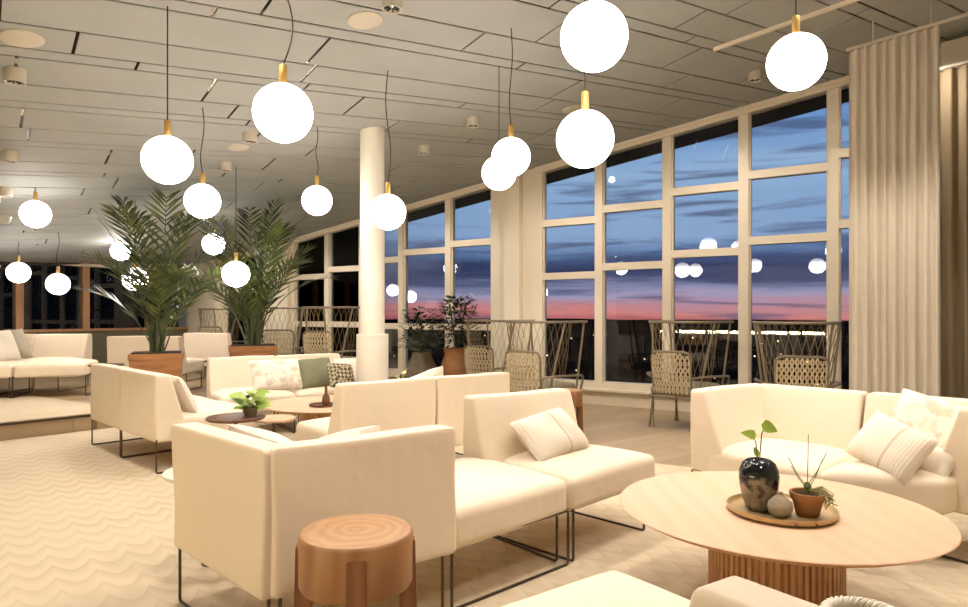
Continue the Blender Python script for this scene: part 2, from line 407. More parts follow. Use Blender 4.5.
# walls ------------------------------------------------------------
def wall_box(name, s0,s1,t0,t1,z0,z1, m, kindset=True, zc=False, parent=None):
    b = bmesh.new(); top = (lambda s,t: ceil(s,t)+.02) if zc else (lambda s,t: z1)
    c = [(s0,t0),(s0,t1),(s1,t1),(s1,t0)]
    quad_box(b, [R(s,t,z0) for s,t in c]+[R(s,t,top(s,t)) for s,t in c]); bmesh.ops.recalc_face_normals(b, faces=b.faces)
    o = obj(name, b, m, parent, smooth=False)
    if kindset and parent is None: struct(o)
    return o
def bm_rbox(b, s0,s1,t0,t1,z0,z1a,z1b=None,z0b=None):
    z1b = z1a if z1b is None else z1b; z0b = z0 if z0b is None else z0b
    q = bmesh.new()
    quad_box(b, [R(s0,t0,z0),R(s0,t1,z0),R(s1,t1,z0b),R(s1,t0,z0b),R(s0,t0,z1a),R(s0,t1,z1a),R(s1,t1,z1b),R(s1,t0,z1b)]); q.free()
def window(idx, s_list, trans, sill, header=.085, third=None, mw=.10):
    """one glazed section: s_list mullion centres, trans(i)= transom heights of column i"""
    b = bmesh.new(); hh = mw/2; n = len(s_list)
    zt = lambda s: ceil(s,0)-.0
    for i,s in enumerate(s_list):
        bm_rbox(b, s-hh, s+hh, -.06,.06, sill, zt(s-hh)-header, zt(s+hh)-header)
    s0, s1 = s_list[0]-hh, s_list[-1]+hh
    bm_rbox(b, s0,s1,-.06,.08, zt(s0)-header, zt(s0), zt(s1), zt(s1)-header)
    bm_rbox(b, s0,s1,-.06,.055, sill-.06, sill+.03)
    bm_rbox(b, s0,s1,.06,.10, zt(s0)-header*.45, zt(s0)+.02, zt(s1)+.02, zt(s1)-header*.45)
    panes = bmesh.new()
    for i in range(n-1):
        a, c = s_list[i]+hh, s_list[i+1]-hh
        for z in trans(i): bm_rbox(b, a, c, -.055,.055, z-.045, z+.045)
        q = []
        bm_rbox(panes, a-.01, c+.01, -.004,.004, sill, zt(a)-header+.01, zt(c)-header+.01)
        for (u0,u1) in ((a,a+.018),(c-.018,c)):
            bm_rbox(b, u0,u1,-.03,.03, sill, zt(u0)-header, zt(u1)-header)
    bmesh.ops.recalc_face_normals(b, faces=b.faces); bmesh.ops.recalc_face_normals(panes, faces=panes.faces)
    w = struct(obj('window_%d' % idx, b, M['frame'], smooth=False)); obj('window_pane', panes, M['glass'], w, smooth=False); return w
sR = [0.0-.05+.02, sw(600.5), sw(668.5), sw(745), sw(834), sw(834)+.9, sw(834)+1.8, sw(834)+2.7]
def hz(px,py): return H+(HY-py)/F*R(sw(px),0).y
def trR(i):
    base = [(hz(570,222.0), hz(570,275.8)), (hz(633,207), hz(633,266)), (hz(705,189.5), hz(705,253)), (hz(790,171.5), hz(790,239))]
    if i < 4: return base[i]
    d = .125*(i-3); return (base[3][0]+d, base[3][1]+d)
window(1, sR, trR, hz(602,383.5))
sLf = [sw(295), sw(329), sw(363.5), sw(403), sw(450), sw(496)]
def trL(i):
    ups = [hz(311,277), hz(346,269), hz(383,260.5), hz(427,251.5), hz(473,243)]
    t3 = hz(427,326.5) if i > 1 else hz(310,324)
    return (ups[i], t3)
window(2, sLf, trL, hz(400,371))
window(3, [sw(226), sw(268)], lambda i: (hz(250,290),), hz(400,371))
# piers
wall_box('wall_pier', sw(496)+.05, sR[0]-.05, -.1, .06, 0, 0, M['wall'], zc=True)
wall_box('wall_pier', sw(510), sw(525), .06, .16, 0, 0, M['wall'], zc=True)
wall_box('wall_pier', sw(268)+.05, sw(295)-.05, -.1, .12, 0, 0, M['wall'], zc=True)
wall_box('wall_pier', SL-.3, sw(226)-.05, -.1, .2, 0, 0, M['wall'], zc=True)
sillz = hz(602,383.5)-.06
wall_box('wall_window', SL-.2, SR, -.12, .02, -.1, sillz-.001, M['wall'])
wall_box('window_sill', sR[0]-.05, sR[-1], .02, .10, sillz-.03, sillz, M['frame'])
wall_box('window_sill', sLf[0], sLf[-1], .055, .10, sillz-.03, sillz, M['frame'])
wall_box('baseboard_window', SL, SR, .02, .075, 0, .11, M['baseb'])
wall_box('wall_window', sR[-1]+.05, SR, -.1, .06, 0, 0, M['wall'], zc=True)
wall_box('wall_right', SR, SR+.1, -.2, TB+.1, 0, 0, M['wall'], zc=True)
wall_box('wall_back', SL-.3, SR+.1, TB, TB+.1, 0, 0, M['wall'], zc=True)
# far (left) wall: low wall, wooden posts, dark glass, beam
fs = SL
wall_box('wall_left', fs-.12, fs, .2, TB, 0, .86, M['lowwall'])
wall_box('beam', fs-.14, fs+.05, .0, TB, hz(197,272)-.02, 2.19, M['wall'])
wall_box('wall_left', fs-.5, fs-.4, -.1, TB+.1, 2.19, 3.2, M['wall'])
def far_t(px):
    k = (px-CX)/F; o = R(fs,0); # o + WN t ; X = kY
    return (k*o.y-o.x)/(WN.x-k*WN.y)
wb = bmesh.new(); pb = bmesh.new()
ts = [far_t(197)+.1, far_t(150), far_t(85.5), far_t(19), far_t(19)+1.05, far_t(19)+2.1, far_t(19)+3.15, far_t(19)+4.2]
for t in ts[1:]:
    bm_rbox(wb, fs-.09, fs+.03, t-.055, t+.055, .86, 2.0)
bm_rbox(wb, fs-.09, fs+.04, ts[0]-.1, ts[-1], .86, .90)
bm_rbox(pb, fs-.03, fs-.022, ts[0]-.1, ts[-1]+.05, .90, 2.0)
bmesh.ops.recalc_face_normals(wb, faces=wb.faces); bmesh.ops.recalc_face_normals(pb, faces=pb.faces)
w4 = struct(obj('window_4', wb, M['postwood'], smooth=False)); obj('window_pane', pb, M['glass'], w4, smooth=False)
# ceiling -------------------------------------------------------------
bm = bmesh.new()
c = [(SL-.6,.0),(SL-.6,TB+.1),(SR+.1,TB+.1),(SR+.1,.0)]
quad_box(bm, [R(s,t,ceil(s,t)+.009) for s,t in c]+[R(s,t,ceil(s,t)+.15) for s,t in c]); bmesh.ops.recalc_face_normals(bm, faces=bm.faces)
struct(obj('ceiling_backing', bm, M['joint'], smooth=False))
cp = math.radians(37.2); CP = V((math.cos(cp),math.sin(cp),0)); CQ = V((-CP.y,CP.x,0))
bm = bmesh.new(); q = -8.0; k = 0; rr = random.Random(3)
gap = .020
while q < 16:
    wdt = (.43,.31,.13)[k%3]; x = -16 + rr.uniform(0,1.6)
    while x < 14:
        ln = rr.choice((1.2,1.5,1.8,2.4))
        pol = [CP*(x+gap/2)+CQ*(q+gap/2), CP*(x+ln-gap/2)+CQ*(q+gap/2), CP*(x+ln-gap/2)+CQ*(q+wdt-gap/2), CP*(x+gap/2)+CQ*(q+wdt-gap/2)]
        pol = clip(pol, [(WN, W0.dot(WN)+.02), (-WN, -(W0.dot(WN)+TB-.02)), (WU, W0.dot(WU)+SL+.30), (-WU, -(W0.dot(WU)+SR-.02))])
        if pol:
            lo = [bm.verts.new((p.x,p.y,ceilp(p))) for p in pol]; hi = [bm.verts.new((p.x,p.y,ceilp(p)+.007)) for p in pol]
            n = len(pol); bm.faces.new(lo[::-1])
            for i in range(n): bm.faces.new((lo[i],lo[(i+1)%n],hi[(i+1)%n],hi[i]))
        x += ln
    q += wdt; k += 1
struct(obj('ceiling', bm, M['ceiling'], smooth=False))
# eave outside, added sky blocker, dark building wing, ground, town
bm = bmesh.new()
c = [(SL-2,-.85),(SL-2,-.06),(SR+2,-.06),(SR+2,-.85)]
quad_box(bm, [R(s,t,ceil(s,0)+.0) for s,t in c]+[R(s,t,ceil(s,0)+.3) for s,t in c]); bmesh.ops.recalc_face_normals(bm, faces=bm.faces)
struct(obj('roof_eave', bm, M['eave'], smooth=False))
t = empty('building', R(SL-5,4,-6), 'dark block added to hide the sky behind the far windows', 'building')  # added block, keeps the bright sky out of the far windows
bm = bmesh.new(); bm_rbox(bm, SL-14, SL-9, -12, 16, -6, 6); bmesh.ops.recalc_face_normals(bm, faces=bm.faces); obj('facade', bm, M['facade'], t, smooth=False)
t = empty('building', R(SL-1.5,-2.5,-.1), 'dark neighbouring wing of the building outside the far windows', 'building')
bm = bmesh.new(); quad_box(bm, [R(-12,-.9,-6),R(-5.6,-.9,-6),R(-5.6,-2.3,-6),R(-12,-2.3,-6),R(-12,-.9,2.6),R(-5.6,-.9,2.6),R(-5.6,-2.3,2.6),R(-12,-2.3,2.6)])
bmesh.ops.recalc_face_normals(bm, faces=bm.faces); obj('facade', bm, M['facade'], t, smooth=False)
bm = bmesh.new(); quad_box(bm, [R(-5.9,-.87,.3),R(-6.6,-.87,.3),R(-6.6,-.89,.3),R(-5.9,-.89,.3),R(-5.9,-.87,1.7),R(-6.6,-.87,1.7),R(-6.6,-.89,1.7),R(-5.9,-.89,1.7)])
bmesh.ops.recalc_face_normals(bm, faces=bm.faces); obj('window', bm, M['black'], t, smooth=False)
bm = bmesh.new(); g = 3000
N = 48; rg = random.Random(5)
ring0 = [bm.verts.new((0,10,-9))]
prev = None
for (rad, zz, nz) in ((25,-9,0),(60,-11,1),(150,-14,2),(400,-16,4),(900,-17,6),(1600,-16,8),(2600,-20,6)):
    ring = [bm.verts.new((rad*math.cos(2*math.pi*k/N), rad*math.sin(2*math.pi*k/N)+10, zz+rg.uniform(-nz,nz))) for k in range(N)]
    for k in range(N):
        if prev is None: bm.faces.new((ring0[0], ring[k], ring[(k+1)%N]))
        else: bm.faces.new((prev[k], ring[k], ring[(k+1)%N], prev[(k+1)%N]))
    prev = ring
o = obj('ground', bm, M['dark']); struct(o)
bm = bmesh.new()
for _ in range(150):
    x = rg.uniform(-.5,.75); d = math.exp(rg.uniform(math.log(25), math.log(500)))
    z = -9 - math.log(d/25)*2.6 + rg.uniform(2,4); r = d*.0009*rg.uniform(.5,1.4)
    bmesh.ops.create_icosphere(bm, subdivisions=1, radius=r, matrix=Matrix.Translation((x*d, d, z)))
tag(obj('town_lights', bm, M['town']), 'tiny lights of the town scattered below the horizon outside', 'lights', kind='stuff')
# outdoor dark shrubs below the windows
bm = bmesh.new()
for _ in range(26):
    s = rg.uniform(-6,9); t_ = -rg.uniform(5,9); p = R(s,t_,rg.uniform(-2.4,-.9))
    bmesh.ops.create_icosphere(bm, subdivisions=2, radius=rg.uniform(.7,1.5), matrix=Matrix.Translation(p))
for v in bm.verts: v.co += V((rg.uniform(-.12,.12),rg.uniform(-.12,.12),rg.uniform(-.15,.15)))
tag(obj('outdoor_shrubbery', bm, M['outleaf']), 'dark bushes growing outside below the windows', 'bushes', kind='stuff')
# ------------------------------------------------------------------ world: dusk sky
w = bpy.data.worlds.new('dusk'); SC.world = w; w.use_nodes = True; nt = w.node_tree; L = nt.links.new
bg = nt.nodes['Background']; bg.inputs[1].default_value = 1.0
tc = nt.nodes.new('ShaderNodeTexCoord'); sp = nt.nodes.new('ShaderNodeSeparateXYZ'); L(tc.outputs['Generated'], sp.inputs[0])
mp = nt.nodes.new('ShaderNodeMapping'); mp.inputs['Scale'].default_value = (2.2,2.2,26); mp.inputs['Rotation'].default_value = (math.radians(2),0,0); L(tc.outputs['Generated'], mp.inputs[0])
nz = nt.nodes.new('ShaderNodeTexNoise'); nz.inputs['Scale'].default_value = 1.6; nz.inputs['Detail'].default_value = 7; nz.inputs['Roughness'].default_value = .55; nz.inputs['Distortion'].default_value = .5; L(mp.outputs[0], nz.inputs[0])
mul = nt.nodes.new('ShaderNodeMath'); mul.operation = 'MULTIPLY_ADD'; L(nz.outputs[0], mul.inputs[0]); mul.inputs[1].default_value = .06; mul.inputs[2].default_value = -.03
add = nt.nodes.new('ShaderNodeMath'); add.operation = 'ADD'; L(sp.outputs['Z'], add.inputs[0]); L(mul.outputs[0], add.inputs[1])
mr = nt.nodes.new('ShaderNodeMapRange'); mr.inputs[1].default_value = -.02; mr.inputs[2].default_value = .38; L(add.outputs[0], mr.inputs[0])
rp = nt.nodes.new('ShaderNodeValToRGB'); cr = rp.color_ramp
stops = [(0,(120,64,74)),(.02,(190,100,104)),(.06,(228,142,136)),(.09,(204,148,160)),(.12,(180,166,196)),(.15,(150,150,184)),(.18,(80,88,124)),(.215,(56,66,102)),(.25,(72,92,134)),(.29,(116,144,188)),(.34,(148,178,218)),(.45,(146,180,220)),(.56,(158,190,226)),(.68,(124,166,216)),(.82,(90,142,208)),(1,(56,108,188))]
cr.elements[0].position = 0; cr.elements[0].color = lin(stops[0][1])+(1,); cr.elements[1].position = 1; cr.elements[1].color = lin(stops[-1][1])+(1,)
for p_,c_ in stops[1:-1]:
    e = cr.elements.new(p_); e.color = lin(c_)+(1,)
L(mr.outputs[0], rp.inputs[0])
mp2 = nt.nodes.new('ShaderNodeMapping'); mp2.inputs['Scale'].default_value = (3,3,42); mp2.inputs['Location'].default_value = (4,2,1); L(tc.outputs['Generated'], mp2.inputs[0])
n2 = nt.nodes.new('ShaderNodeTexNoise'); n2.inputs['Scale'].default_value = 1.4; n2.inputs['Detail'].default_value = 8; n2.inputs['Distortion'].default_value = .8; L(mp2.outputs[0], n2.inputs[0])
r2 = nt.nodes.new('ShaderNodeValToRGB'); r2.color_ramp.elements[0].position = .53; r2.color_ramp.elements[1].position = .66; r2.color_ramp.elements[1].color = (.75,.75,.75,1); r2.color_ramp.elements[0].color = (0,0,0,1); L(n2.outputs[0], r2.inputs[0])
mx = nt.nodes.new('ShaderNodeMixRGB'); L(r2.outputs[0], mx.inputs[0]); L(rp.outputs[0], mx.inputs[1]); mx.inputs[2].default_value = lin((78,88,124))+(1,)
L(mx.outputs[0], bg.inputs[0])
# ------------------------------------------------------------------ column
cc = UY(372.4, 6.45); cz = ceilp(cc); 
bm = bmesh.new(); lathe(bm, [(.118,.9),(.118,cz+.03)], cc, 48)
colm = struct(obj('pillar', bm, M['white']))
bm = bmesh.new(); zt = H+(HY-334)/F*6.45; lathe(bm, [(.155,0),(.155,zt-.03),(.150,zt-.028),(.155,zt-.025),(.155,zt-.004),(.150,zt),(.118,zt)], cc, 48)
struct(obj('pillar_cladding', bm, M['white']))
# ------------------------------------------------------------------ globes
RG = .137
def globe_proto():
    t = empty('globe_pendant', (0,0,0))
    bm = bmesh.new(); bmesh.ops.create_uvsphere(bm, u_segments=40, v_segments=24, radius=RG); obj('globe_shade', bm, M['globe'], t, local=True)
    bm = bmesh.new(); lathe(bm, [(.016,RG-.006),(.019,RG+.0),(.019,RG+.086),(.016,RG+.09),(.006,RG+.093)], (0,0,0), 20); obj('brass_cap', bm, M['brass'], t, local=True)
    return t
GP = globe_proto()
globes = [ # px, py, diameter px, ceiling mark (px) sway, label
 (594,37,66.6,'large white globe pendant at top centre, highest and largest of the globes'),
 (796,62,55,'white globe pendant hanging near the curtain, rightmost of the globes'),
 (585,139,57,'white globe pendant directly below the largest globe, before the window head'),
 (283,113,58,'large white globe pendant on a wavy cord, left of the pillar at upper left'),
 (167.5,160,47.5,'white globe pendant above the left palm'),
 (511,157,38.5,'right and upper one of the two overlapping globe pendants beside the pier'),
 (499,173,34,'left and lower one of the two overlapping globe pendants beside the pier'),
 (388,212,35.4,'white globe pendant hanging just right of the pillar'),
 (317,200.5,29.5,'white globe pendant hanging over the right palm, left of the pillar'),
 (202.5,201,34,'white globe pendant overlapping the top of the left palm fronds'),
 (35.5,214,27,'white globe pendant alone near the left edge above the lounge'),
 (213.5,244,21.3,'small distant globe pendant between the two palms'),
 (18.5,272.5,20.5,'globe pendant farthest left, in front of a wooden post'),
 (58,284,21,'low globe pendant before the far dark window, right of the leftmost one'),
 (236,274,26,'globe pendant half hidden behind the right palm'),
 (121,251,18.8,'upper globe pendant glimpsed behind the left palm'),
 (135,279,23.5,'lower globe pendant glimpsed behind the left palm')]
cords = []
for i,(px,py,d,lab) in enumerate(globes):
    y = F*2*RG/d; p = UY(px, y); p.z = H+(HY-py)/F*y
    s_,t_ = st(p)
    o = GP if i == 0 else dup(GP, p)
    o.location = p; o['label'] = lab; o['category'] = 'pendant lamp'; o['group'] = 'globe pendants'
    top = ceilp(p) - p.z; sway = (0.0,.0,.0,.05,.0,.02,.0,.03,.02,.02,.02,.01,.02,.02,.01,0,0)[i]; z0 = RG+.09
    if top <= z0+.03: print('GLOBE HIGH', i, p, top)
    pts = []
    ax = V((math.cos(i*1.7),.5*math.sin(i*1.7),0)) if sway < .05 else V((1,0,0))
    for k in range(15):
        u = k/14; pts.append(V((0,0,z0+(top-z0)*u))+ax*sway*math.sin(u*2*math.pi*(1.0 if i%2 else 1.5))*(1-u*.3))
    cords.append((o, pts))
for o, pts in cords:
    bm = bmesh.new(); tube(bm, pts, .0035, 6); obj('cord', bm, M['cord'], o, local=True)
# ------------------------------------------------------------------ ceiling fixtures
def disc(px,py,lab,r=.115):
    p = on_ceiling(px,py); bm = bmesh.new(); lathe(bm, [(0,-.012),(r*.9,-.012),(r,-.006),(r,.0)], (0,0,0), 36, cap=False)
    o = obj('ceiling_speaker', bm, M['fixture']); nrm = Matrix.Rotation(-math.atan(CG),4,'X'); o.location = p
    # tilt with the ceiling
    n = (-(WU*CA+WN*CG)+V((0,0,1))).normalized(); o.rotation_euler = n.to_track_quat('Z','Y').to_euler()
    tag(o, lab, 'ceiling speaker', 'round flush ceiling speakers')
disc(22,38,'round flush ceiling speaker in the upper left corner'); disc(365,20,'round flush ceiling speaker right of the wavy-cord globe')
disc(238,147,'round flush ceiling speaker below the wavy-cord globe, smallest one', .1); disc(572,109,'round flush ceiling speaker partly behind the globe under the largest one',.1)
def spot_proto():
    t = empty('ceiling_spotlight', (0,0,0))
    bm = bmesh.new(); lathe(bm, [(.0,.01),(.058,.01),(.062,0),(.062,-.085),(.054,-.085),(.050,-.06),(0,-.06)], (0,0,0), 28, cap=False); obj('housing', bm, M['fixture'], t, local=True)
    bm = bmesh.new()
    for a in range(8):
        an = a*math.pi/4; box(bm, (-.003,.012,-.078),(.003,.050,-.066)); bmesh.ops.rotate(bm, verts=bm.verts[-8:], cent=(0,0,0), matrix=Matrix.Rotation(an,3,'Z'))
    obj('grille', bm, M['black'], t, local=True)
    bm = bmesh.new(); lathe(bm, [(0,-.064),(.022,-.064)], (0,0,0), 16, cap=False); bmesh.ops.translate(bm, verts=bm.verts, vec=(.012,.0,0)); obj('lens', bm, M['lamp'], t, local=True)
    return t
SP = spot_proto()
spots = [(15,70,'in the upper left corner below the flush speaker'),(10,152,'at the left edge above the lone globe'),(250,133,'just left of the pillar near the wavy-cord globe'),(424,146,'right of the pillar'),
 (473,118,'above the overlapping globes'),(755,72,'left of the rightmost globe'),(392,-4,'cut by the top edge of the picture'),(226,163,'above the palms'),(5,188,'lowest at the left edge'),(2,216,'at the left edge beside the lone globe')]
for i,(px,py,l) in enumerate(spots):
    p = on_ceiling(px,py); o = SP if i == 0 else dup(SP, p); o.location = p
    o['label'] = ('small white cylindrical ceiling spotlight '+l); o['category'] = 'spotlight'; o['group'] = 'cylindrical ceiling spotlights'
def spot(p, energy, size=1.75, blend=.45, rad=.05, aim=None):
    l = bpy.data.lights.new('downlight_and_fill','SPOT'); l.energy = energy; l.color = (1,.90,.81); l.spot_size = size; l.spot_blend = blend; l.shadow_soft_size = rad
    o = link(bpy.data.objects.new('downlight_and_fill', l)); o.location = p
    if aim is not None: o.rotation_euler = (V(aim)-V(p)).to_track_quat('-Z','Y').to_euler()
SE = 1.0
for s_ in (-5.8,-3.6,-1.4,.6,2.4,4.2):
    p = R(s_, .95); p.z = ceilp(p)-.11; spot(p, 62*SE, 2.9, .9)  # fill spots added to brighten the window wall, no fixtures there
for (x,y) in [(-3.6,3.2),(-1.2,3.0),(.6,2.4),(1.9,3.2),(-1.2,5.2),(-3.5,5.6),(1.0,5.2),(-5.2,6.6),(-2.2,7.6),(.9,.6),(-1.8,.8),(3.4,2.0),(2.4,4.6),(3.5,4.0),(.2,7.4),(-3.6,8.6)]:
    p = V((x,y,0)); p.z = ceilp(p)-.11; spot(p, 112*SE)  # downlights, plus spots added to brighten the curtain side
# ------------------------------------------------------------------ sofas
TT, BB, SZ = .71, .235, .385
BW = .228; TW = .714
def wedge(parent, a, b, inn, z=0.0, top=.10, foot=.27, seed=0, slab_=None):
    """back from plan point a to b, inn = unit vector towards the sitter"""
    a, b = V((a.x,a.y,0)), V((b.x,b.y,0)); bm = bmesh.new()
    fa = (b-a).normalized()*.006
    a2, b2 = a+fa, b-fa
    c = [a2, b2, b2+inn*foot, a2+inn*foot, a2, b2, b2+inn*top, a2+inn*top]
    c = [p+V((0,0,z+((BW if i < 4 else TW)-(.006 if z == FZ else 0)))) for i,p in enumerate(c)]
    if (c[1]-c[0]).cross(c[3]-c[0]).z < 0: c = [c[1],c[0],c[3],c[2],c[5],c[4],c[7],c[6]]
    hexa(bm, c, .022, 12, wob=.0035, seed=seed); bmesh.ops.recalc_face_normals(bm, faces=bm.faces)
    return obj('backrest', bm, M['sofa'], parent)
def seat(parent, cs, z=0.0, seed=0, h=SZ, puff=.035, rad=.034):
    cs = [V((p.x,p.y,0)) for p in cs]
    if (cs[1]-cs[0]).cross(cs[3]-cs[0]).z < 0: cs = [cs[1],cs[0],cs[3],cs[2]]
    cen = sum(cs, V((0,0,0)))/4; cs = [p+(cen-p).normalized()*.008 for p in cs]
    bm = bmesh.new(); hexa(bm, [p+V((0,0,z+BB-.006)) for p in cs]+[p+V((0,0,z+h)) for p in cs], rad, 12, puff=puff, wob=.002, seed=seed)
    bmesh.ops.recalc_face_normals(bm, faces=bm.faces); return obj('seat_cushion', bm, M['sofa'], parent)
def loops(parent, pairs, z=0.0, r=.0062):
    bm = bmesh.new()
    for (a,b) in pairs:
        a, b = V((a.x,a.y,0)), V((b.x,b.y,0)); d = (b-a).normalized(); a = a+d*.012; b = b-d*.012
        tube(bm, rpath([a+V((0,0,z+BB+.012)), a+V((0,0,z+r)), b+V((0,0,z+r)), b+V((0,0,z+BB+.012))], .016, closed=True), r, 8, closed=True)
    return obj('wire_frame', bm, M['rod'], parent)
def at(p, d): return V((p.x,p.y,0))+d
# group 1: snaking sofa in the foreground
K = U(265,604.5,BB); B1 = U(452.6,555.2,BB); A1 = U(170.9,546.5,BB)
C1 = U(571.4,567.1); D1 = U(648,533)
p1 = (C1-V((K.x,K.y,0))).normalized(); q1 = V((-p1.y,p1.x,0)); print('G1', K, B1, A1, C1, D1, math.degrees(math.atan2(p1.y,p1.x)))
g1 = empty('modular_sofa', V((C1.x-.4,C1.y,FZ)), 'long snaking cream modular sofa in the foreground behind the wooden stool', 'sofa', 'cream modular sofas')
d1 = .70
wedge(g1, K+p1*.022, B1+p1*.03, q1, FZ, seed=1)
ia = V((K.x,K.y,0))-V((A1.x,A1.y,0)); ia = V((-ia.y,ia.x,0)).normalized(); ia = ia if ia.dot(p1) > 0 else -ia
wedge(g1, A1, K+(A1-K).normalized()*.012+ia*.0, ia, FZ, seed=2)
Bp = V((B1.x,B1.y,0)); Kp = V((K.x,K.y,0)); Ap = V((A1.x,A1.y,0))
seat(g1, [Kp+p1*.10+q1*.10, Bp+q1*.08, Bp+q1*.72, Ap+ia*.10], FZ, 3)
seat(g1, [Bp, C1, at(C1,q1*d1), at(B1,q1*d1)], FZ, 4)
D1p = V((D1.x,D1.y,0)); pd = (D1p-C1).normalized(); qd = V((-pd.y,pd.x,0))
seat(g1, [C1, D1p+pd*.11, at(D1p,qd*d1)+pd*.06, at(C1,q1*d1)], FZ, 5)
DL = U(461.5,396.5,TW); DR = U(560,388.6,TW); dn_ = (DR-DL).normalized(); dn_ = V((dn_.y,-dn_.x,0)); print('DB', DL, DR)
wedge(g1, DL, DR, dn_, FZ, seed=6)
De = D1p+pd*.05
loops(g1, [(Kp+q1*.03+p1*.03, Ap+ia*.03),(Kp+p1*.05+q1*.03, Bp-p1*.02+q1*.02)], FZ); loops(g1, [(Bp+p1*.0+q1*.02, C1+q1*.01),(Bp+q1*(d1-.03), C1+q1*(d1-.03))], FZ)
loops(g1, [(C1+pd*.03, C1+pd*.03+qd*d1),(D1p-pd*.02, D1p-pd*.02+qd*d1)], FZ)
loops(g1, [(C1-p1*.03+q1*.05, C1-p1*.03+q1*(d1-.05))], FZ)
# group 2: sofa seen from behind
a2, b2, c2 = U(341,386,TT), U(436.7,379,TT), U(511.5,373.6,TT)
for v in (a2,b2,c2): v.z = 0
p2 = (c2-a2).normalized(); q2 = V((-p2.y,p2.x,0)); lens = (b2-a2).length; print('G2', a2,b2,c2)
g2 = empty('modular_sofa', V((b2.x,b2.y+.3,FZ)), 'cream modular sofa seen from behind in the middle of the room', 'sofa', 'cream modular sofas')
b2 = a2+p2*(b2-a2).length
wedge(g2, a2, b2, q2, FZ, seed=11); wedge(g2, b2, c2, q2, FZ, seed=12)
seat(g2, [a2+q2*.08, b2+q2*.08, b2+q2*.74, a2+q2*.74], FZ, 13); seat(g2, [b2+q2*.08, c2+q2*.08, c2+q2*.74, b2+q2*.74], FZ, 14)
loops(g2, [(a2+p2*.02+q2*.02,a2+p2*.02+q2*.72),(b2-p2*.02+q2*.02,b2-p2*.02+q2*.72)], FZ); loops(g2, [(b2+p2*.02+q2*.02,b2+p2*.02+q2*.72),(c2-p2*.02+q2*.02,c2-p2*.02+q2*.72)], FZ)
# group 3: sofa facing the camera at mid left
a3 = U(206,358.3,TT); a3.z = 0; p3 = V((math.cos(math.radians(33)),math.sin(math.radians(33)),0)); q3 = V((-p3.y,p3.x,0)); m3 = .68
b3, c3, d3 = a3+p3*m3, a3+p3*m3*2, a3+p3*m3*2.55
a3 = a3; print('G3', a3, c3)
g3 = empty('modular_sofa', V((b3.x,b3.y-.4,FZ)), 'cream modular sofa facing the viewer, carrying embroidered and sage cushions', 'sofa', 'cream modular sofas')
for i,(u,v) in enumerate(((a3,b3),(b3,c3))):
    wedge(g3, u, v, -q3, FZ, seed=20+i); seat(g3, [u-q3*.08, v-q3*.08, v-q3*.76, u-q3*.76], FZ, 22+i)
    loops(g3, [(u+p3*.02-q3*.02,u+p3*.02-q3*.74),(v-p3*.02-q3*.02,v-p3*.02-q3*.74)], FZ)
seat(g3, [c3, d3+p3*.2, d3+p3*.2-q3*.76, c3-q3*.76], FZ, 29); loops(g3, [(d3+p3*.18-q3*.02,d3+p3*.18-q3*.74)], FZ)
# group 4: pair with backs to the left
f1, f2, f3 = U(90,446.4), U(118,460.3), U(155.4,476.4)
r4 = (f3-f1).normalized(); i4 = V((-r4.y, r4.x,0)); i4 = i4 if i4.x > 0 else -i4; print('G4', f1, f2, f3)
g4 = empty('modular_sofa', V((f2.x,f2.y,FZ)), 'cream modular sofa with its back to the left edge of the picture, beside the step', 'sofa', 'cream modular sofas')
f2 = f1+r4*(f3-f1).length*.5
for i,(u,v) in enumerate(((f1,f2),(f2,f3))):
    wedge(g4, u, v, i4, FZ, seed=30+i); seat(g4, [u+i4*.08, v+i4*.08, v+i4*.8, u+i4*.8], FZ, 32+i)
    loops(g4, [(u+r4*.015+i4*.0,u+r4*.015+i4*.76),(v-r4*.015,v-r4*.015+i4*.76)], FZ)
# group 5: right sofa
n5 = U(688.8,390.3,TT); n5.z = 0; p5 = V((math.cos(math.radians(36)),math.sin(math.radians(36)),0)); k5 = U(754.5,383.7,TT); k5.z = 0
p5 = (k5-n5).normalized(); r5 = V((math.cos(math.radians(-47)),math.sin(math.radians(-47)),0)); i5 = V((-r5.y,r5.x,0)); i5 = i5 if i5.x < 0 else -i5
j5 = V((p5.y,-p5.x,0)); print('G5', n5, k5)
g5 = empty('modular_sofa', V((k5.x,k5.y-.5,FZ)), 'cream corner sofa at right in front of the curtain, behind the round coffee table', 'sofa', 'cream modular sofas')
wedge(g5, n5, k5, j5, FZ, seed=40)
m5 = .66; s5 = [k5, k5+r5*m5, k5+r5*m5*2]
for i in range(2): wedge(g5, s5[i]+(r5*.03 if i == 0 else r5*0), s5[i+1], i5, FZ, seed=41+i)
w5 = s5[2]-p5*.46
wedge(g5, w5, s5[2], -j5, FZ, seed=44)
def ins(a, b=None): return a
seat(g5, [n5+j5*.10, k5+j5*.10-p5*.10, s5[1]+i5*.10, s5[1]+i5*.78], FZ, 45); seat(g5, [s5[1]+i5*.10, s5[2]+i5*.10-r5*.1, w5-r5*.1-p5*.1, s5[1]+i5*.78], FZ, 46)
loops(g5, [(n5+p5*.015+j5*.0, n5+p5*.015+j5*.64),(k5-p5*.03+j5*.03,s5[1]+i5*.05),(s5[1]+r5*.03+i5*.05,s5[1]+r5*.03+i5*.72),(w5+p5*.02-j5*.02, w5+p5*.02-j5*.5)], FZ)
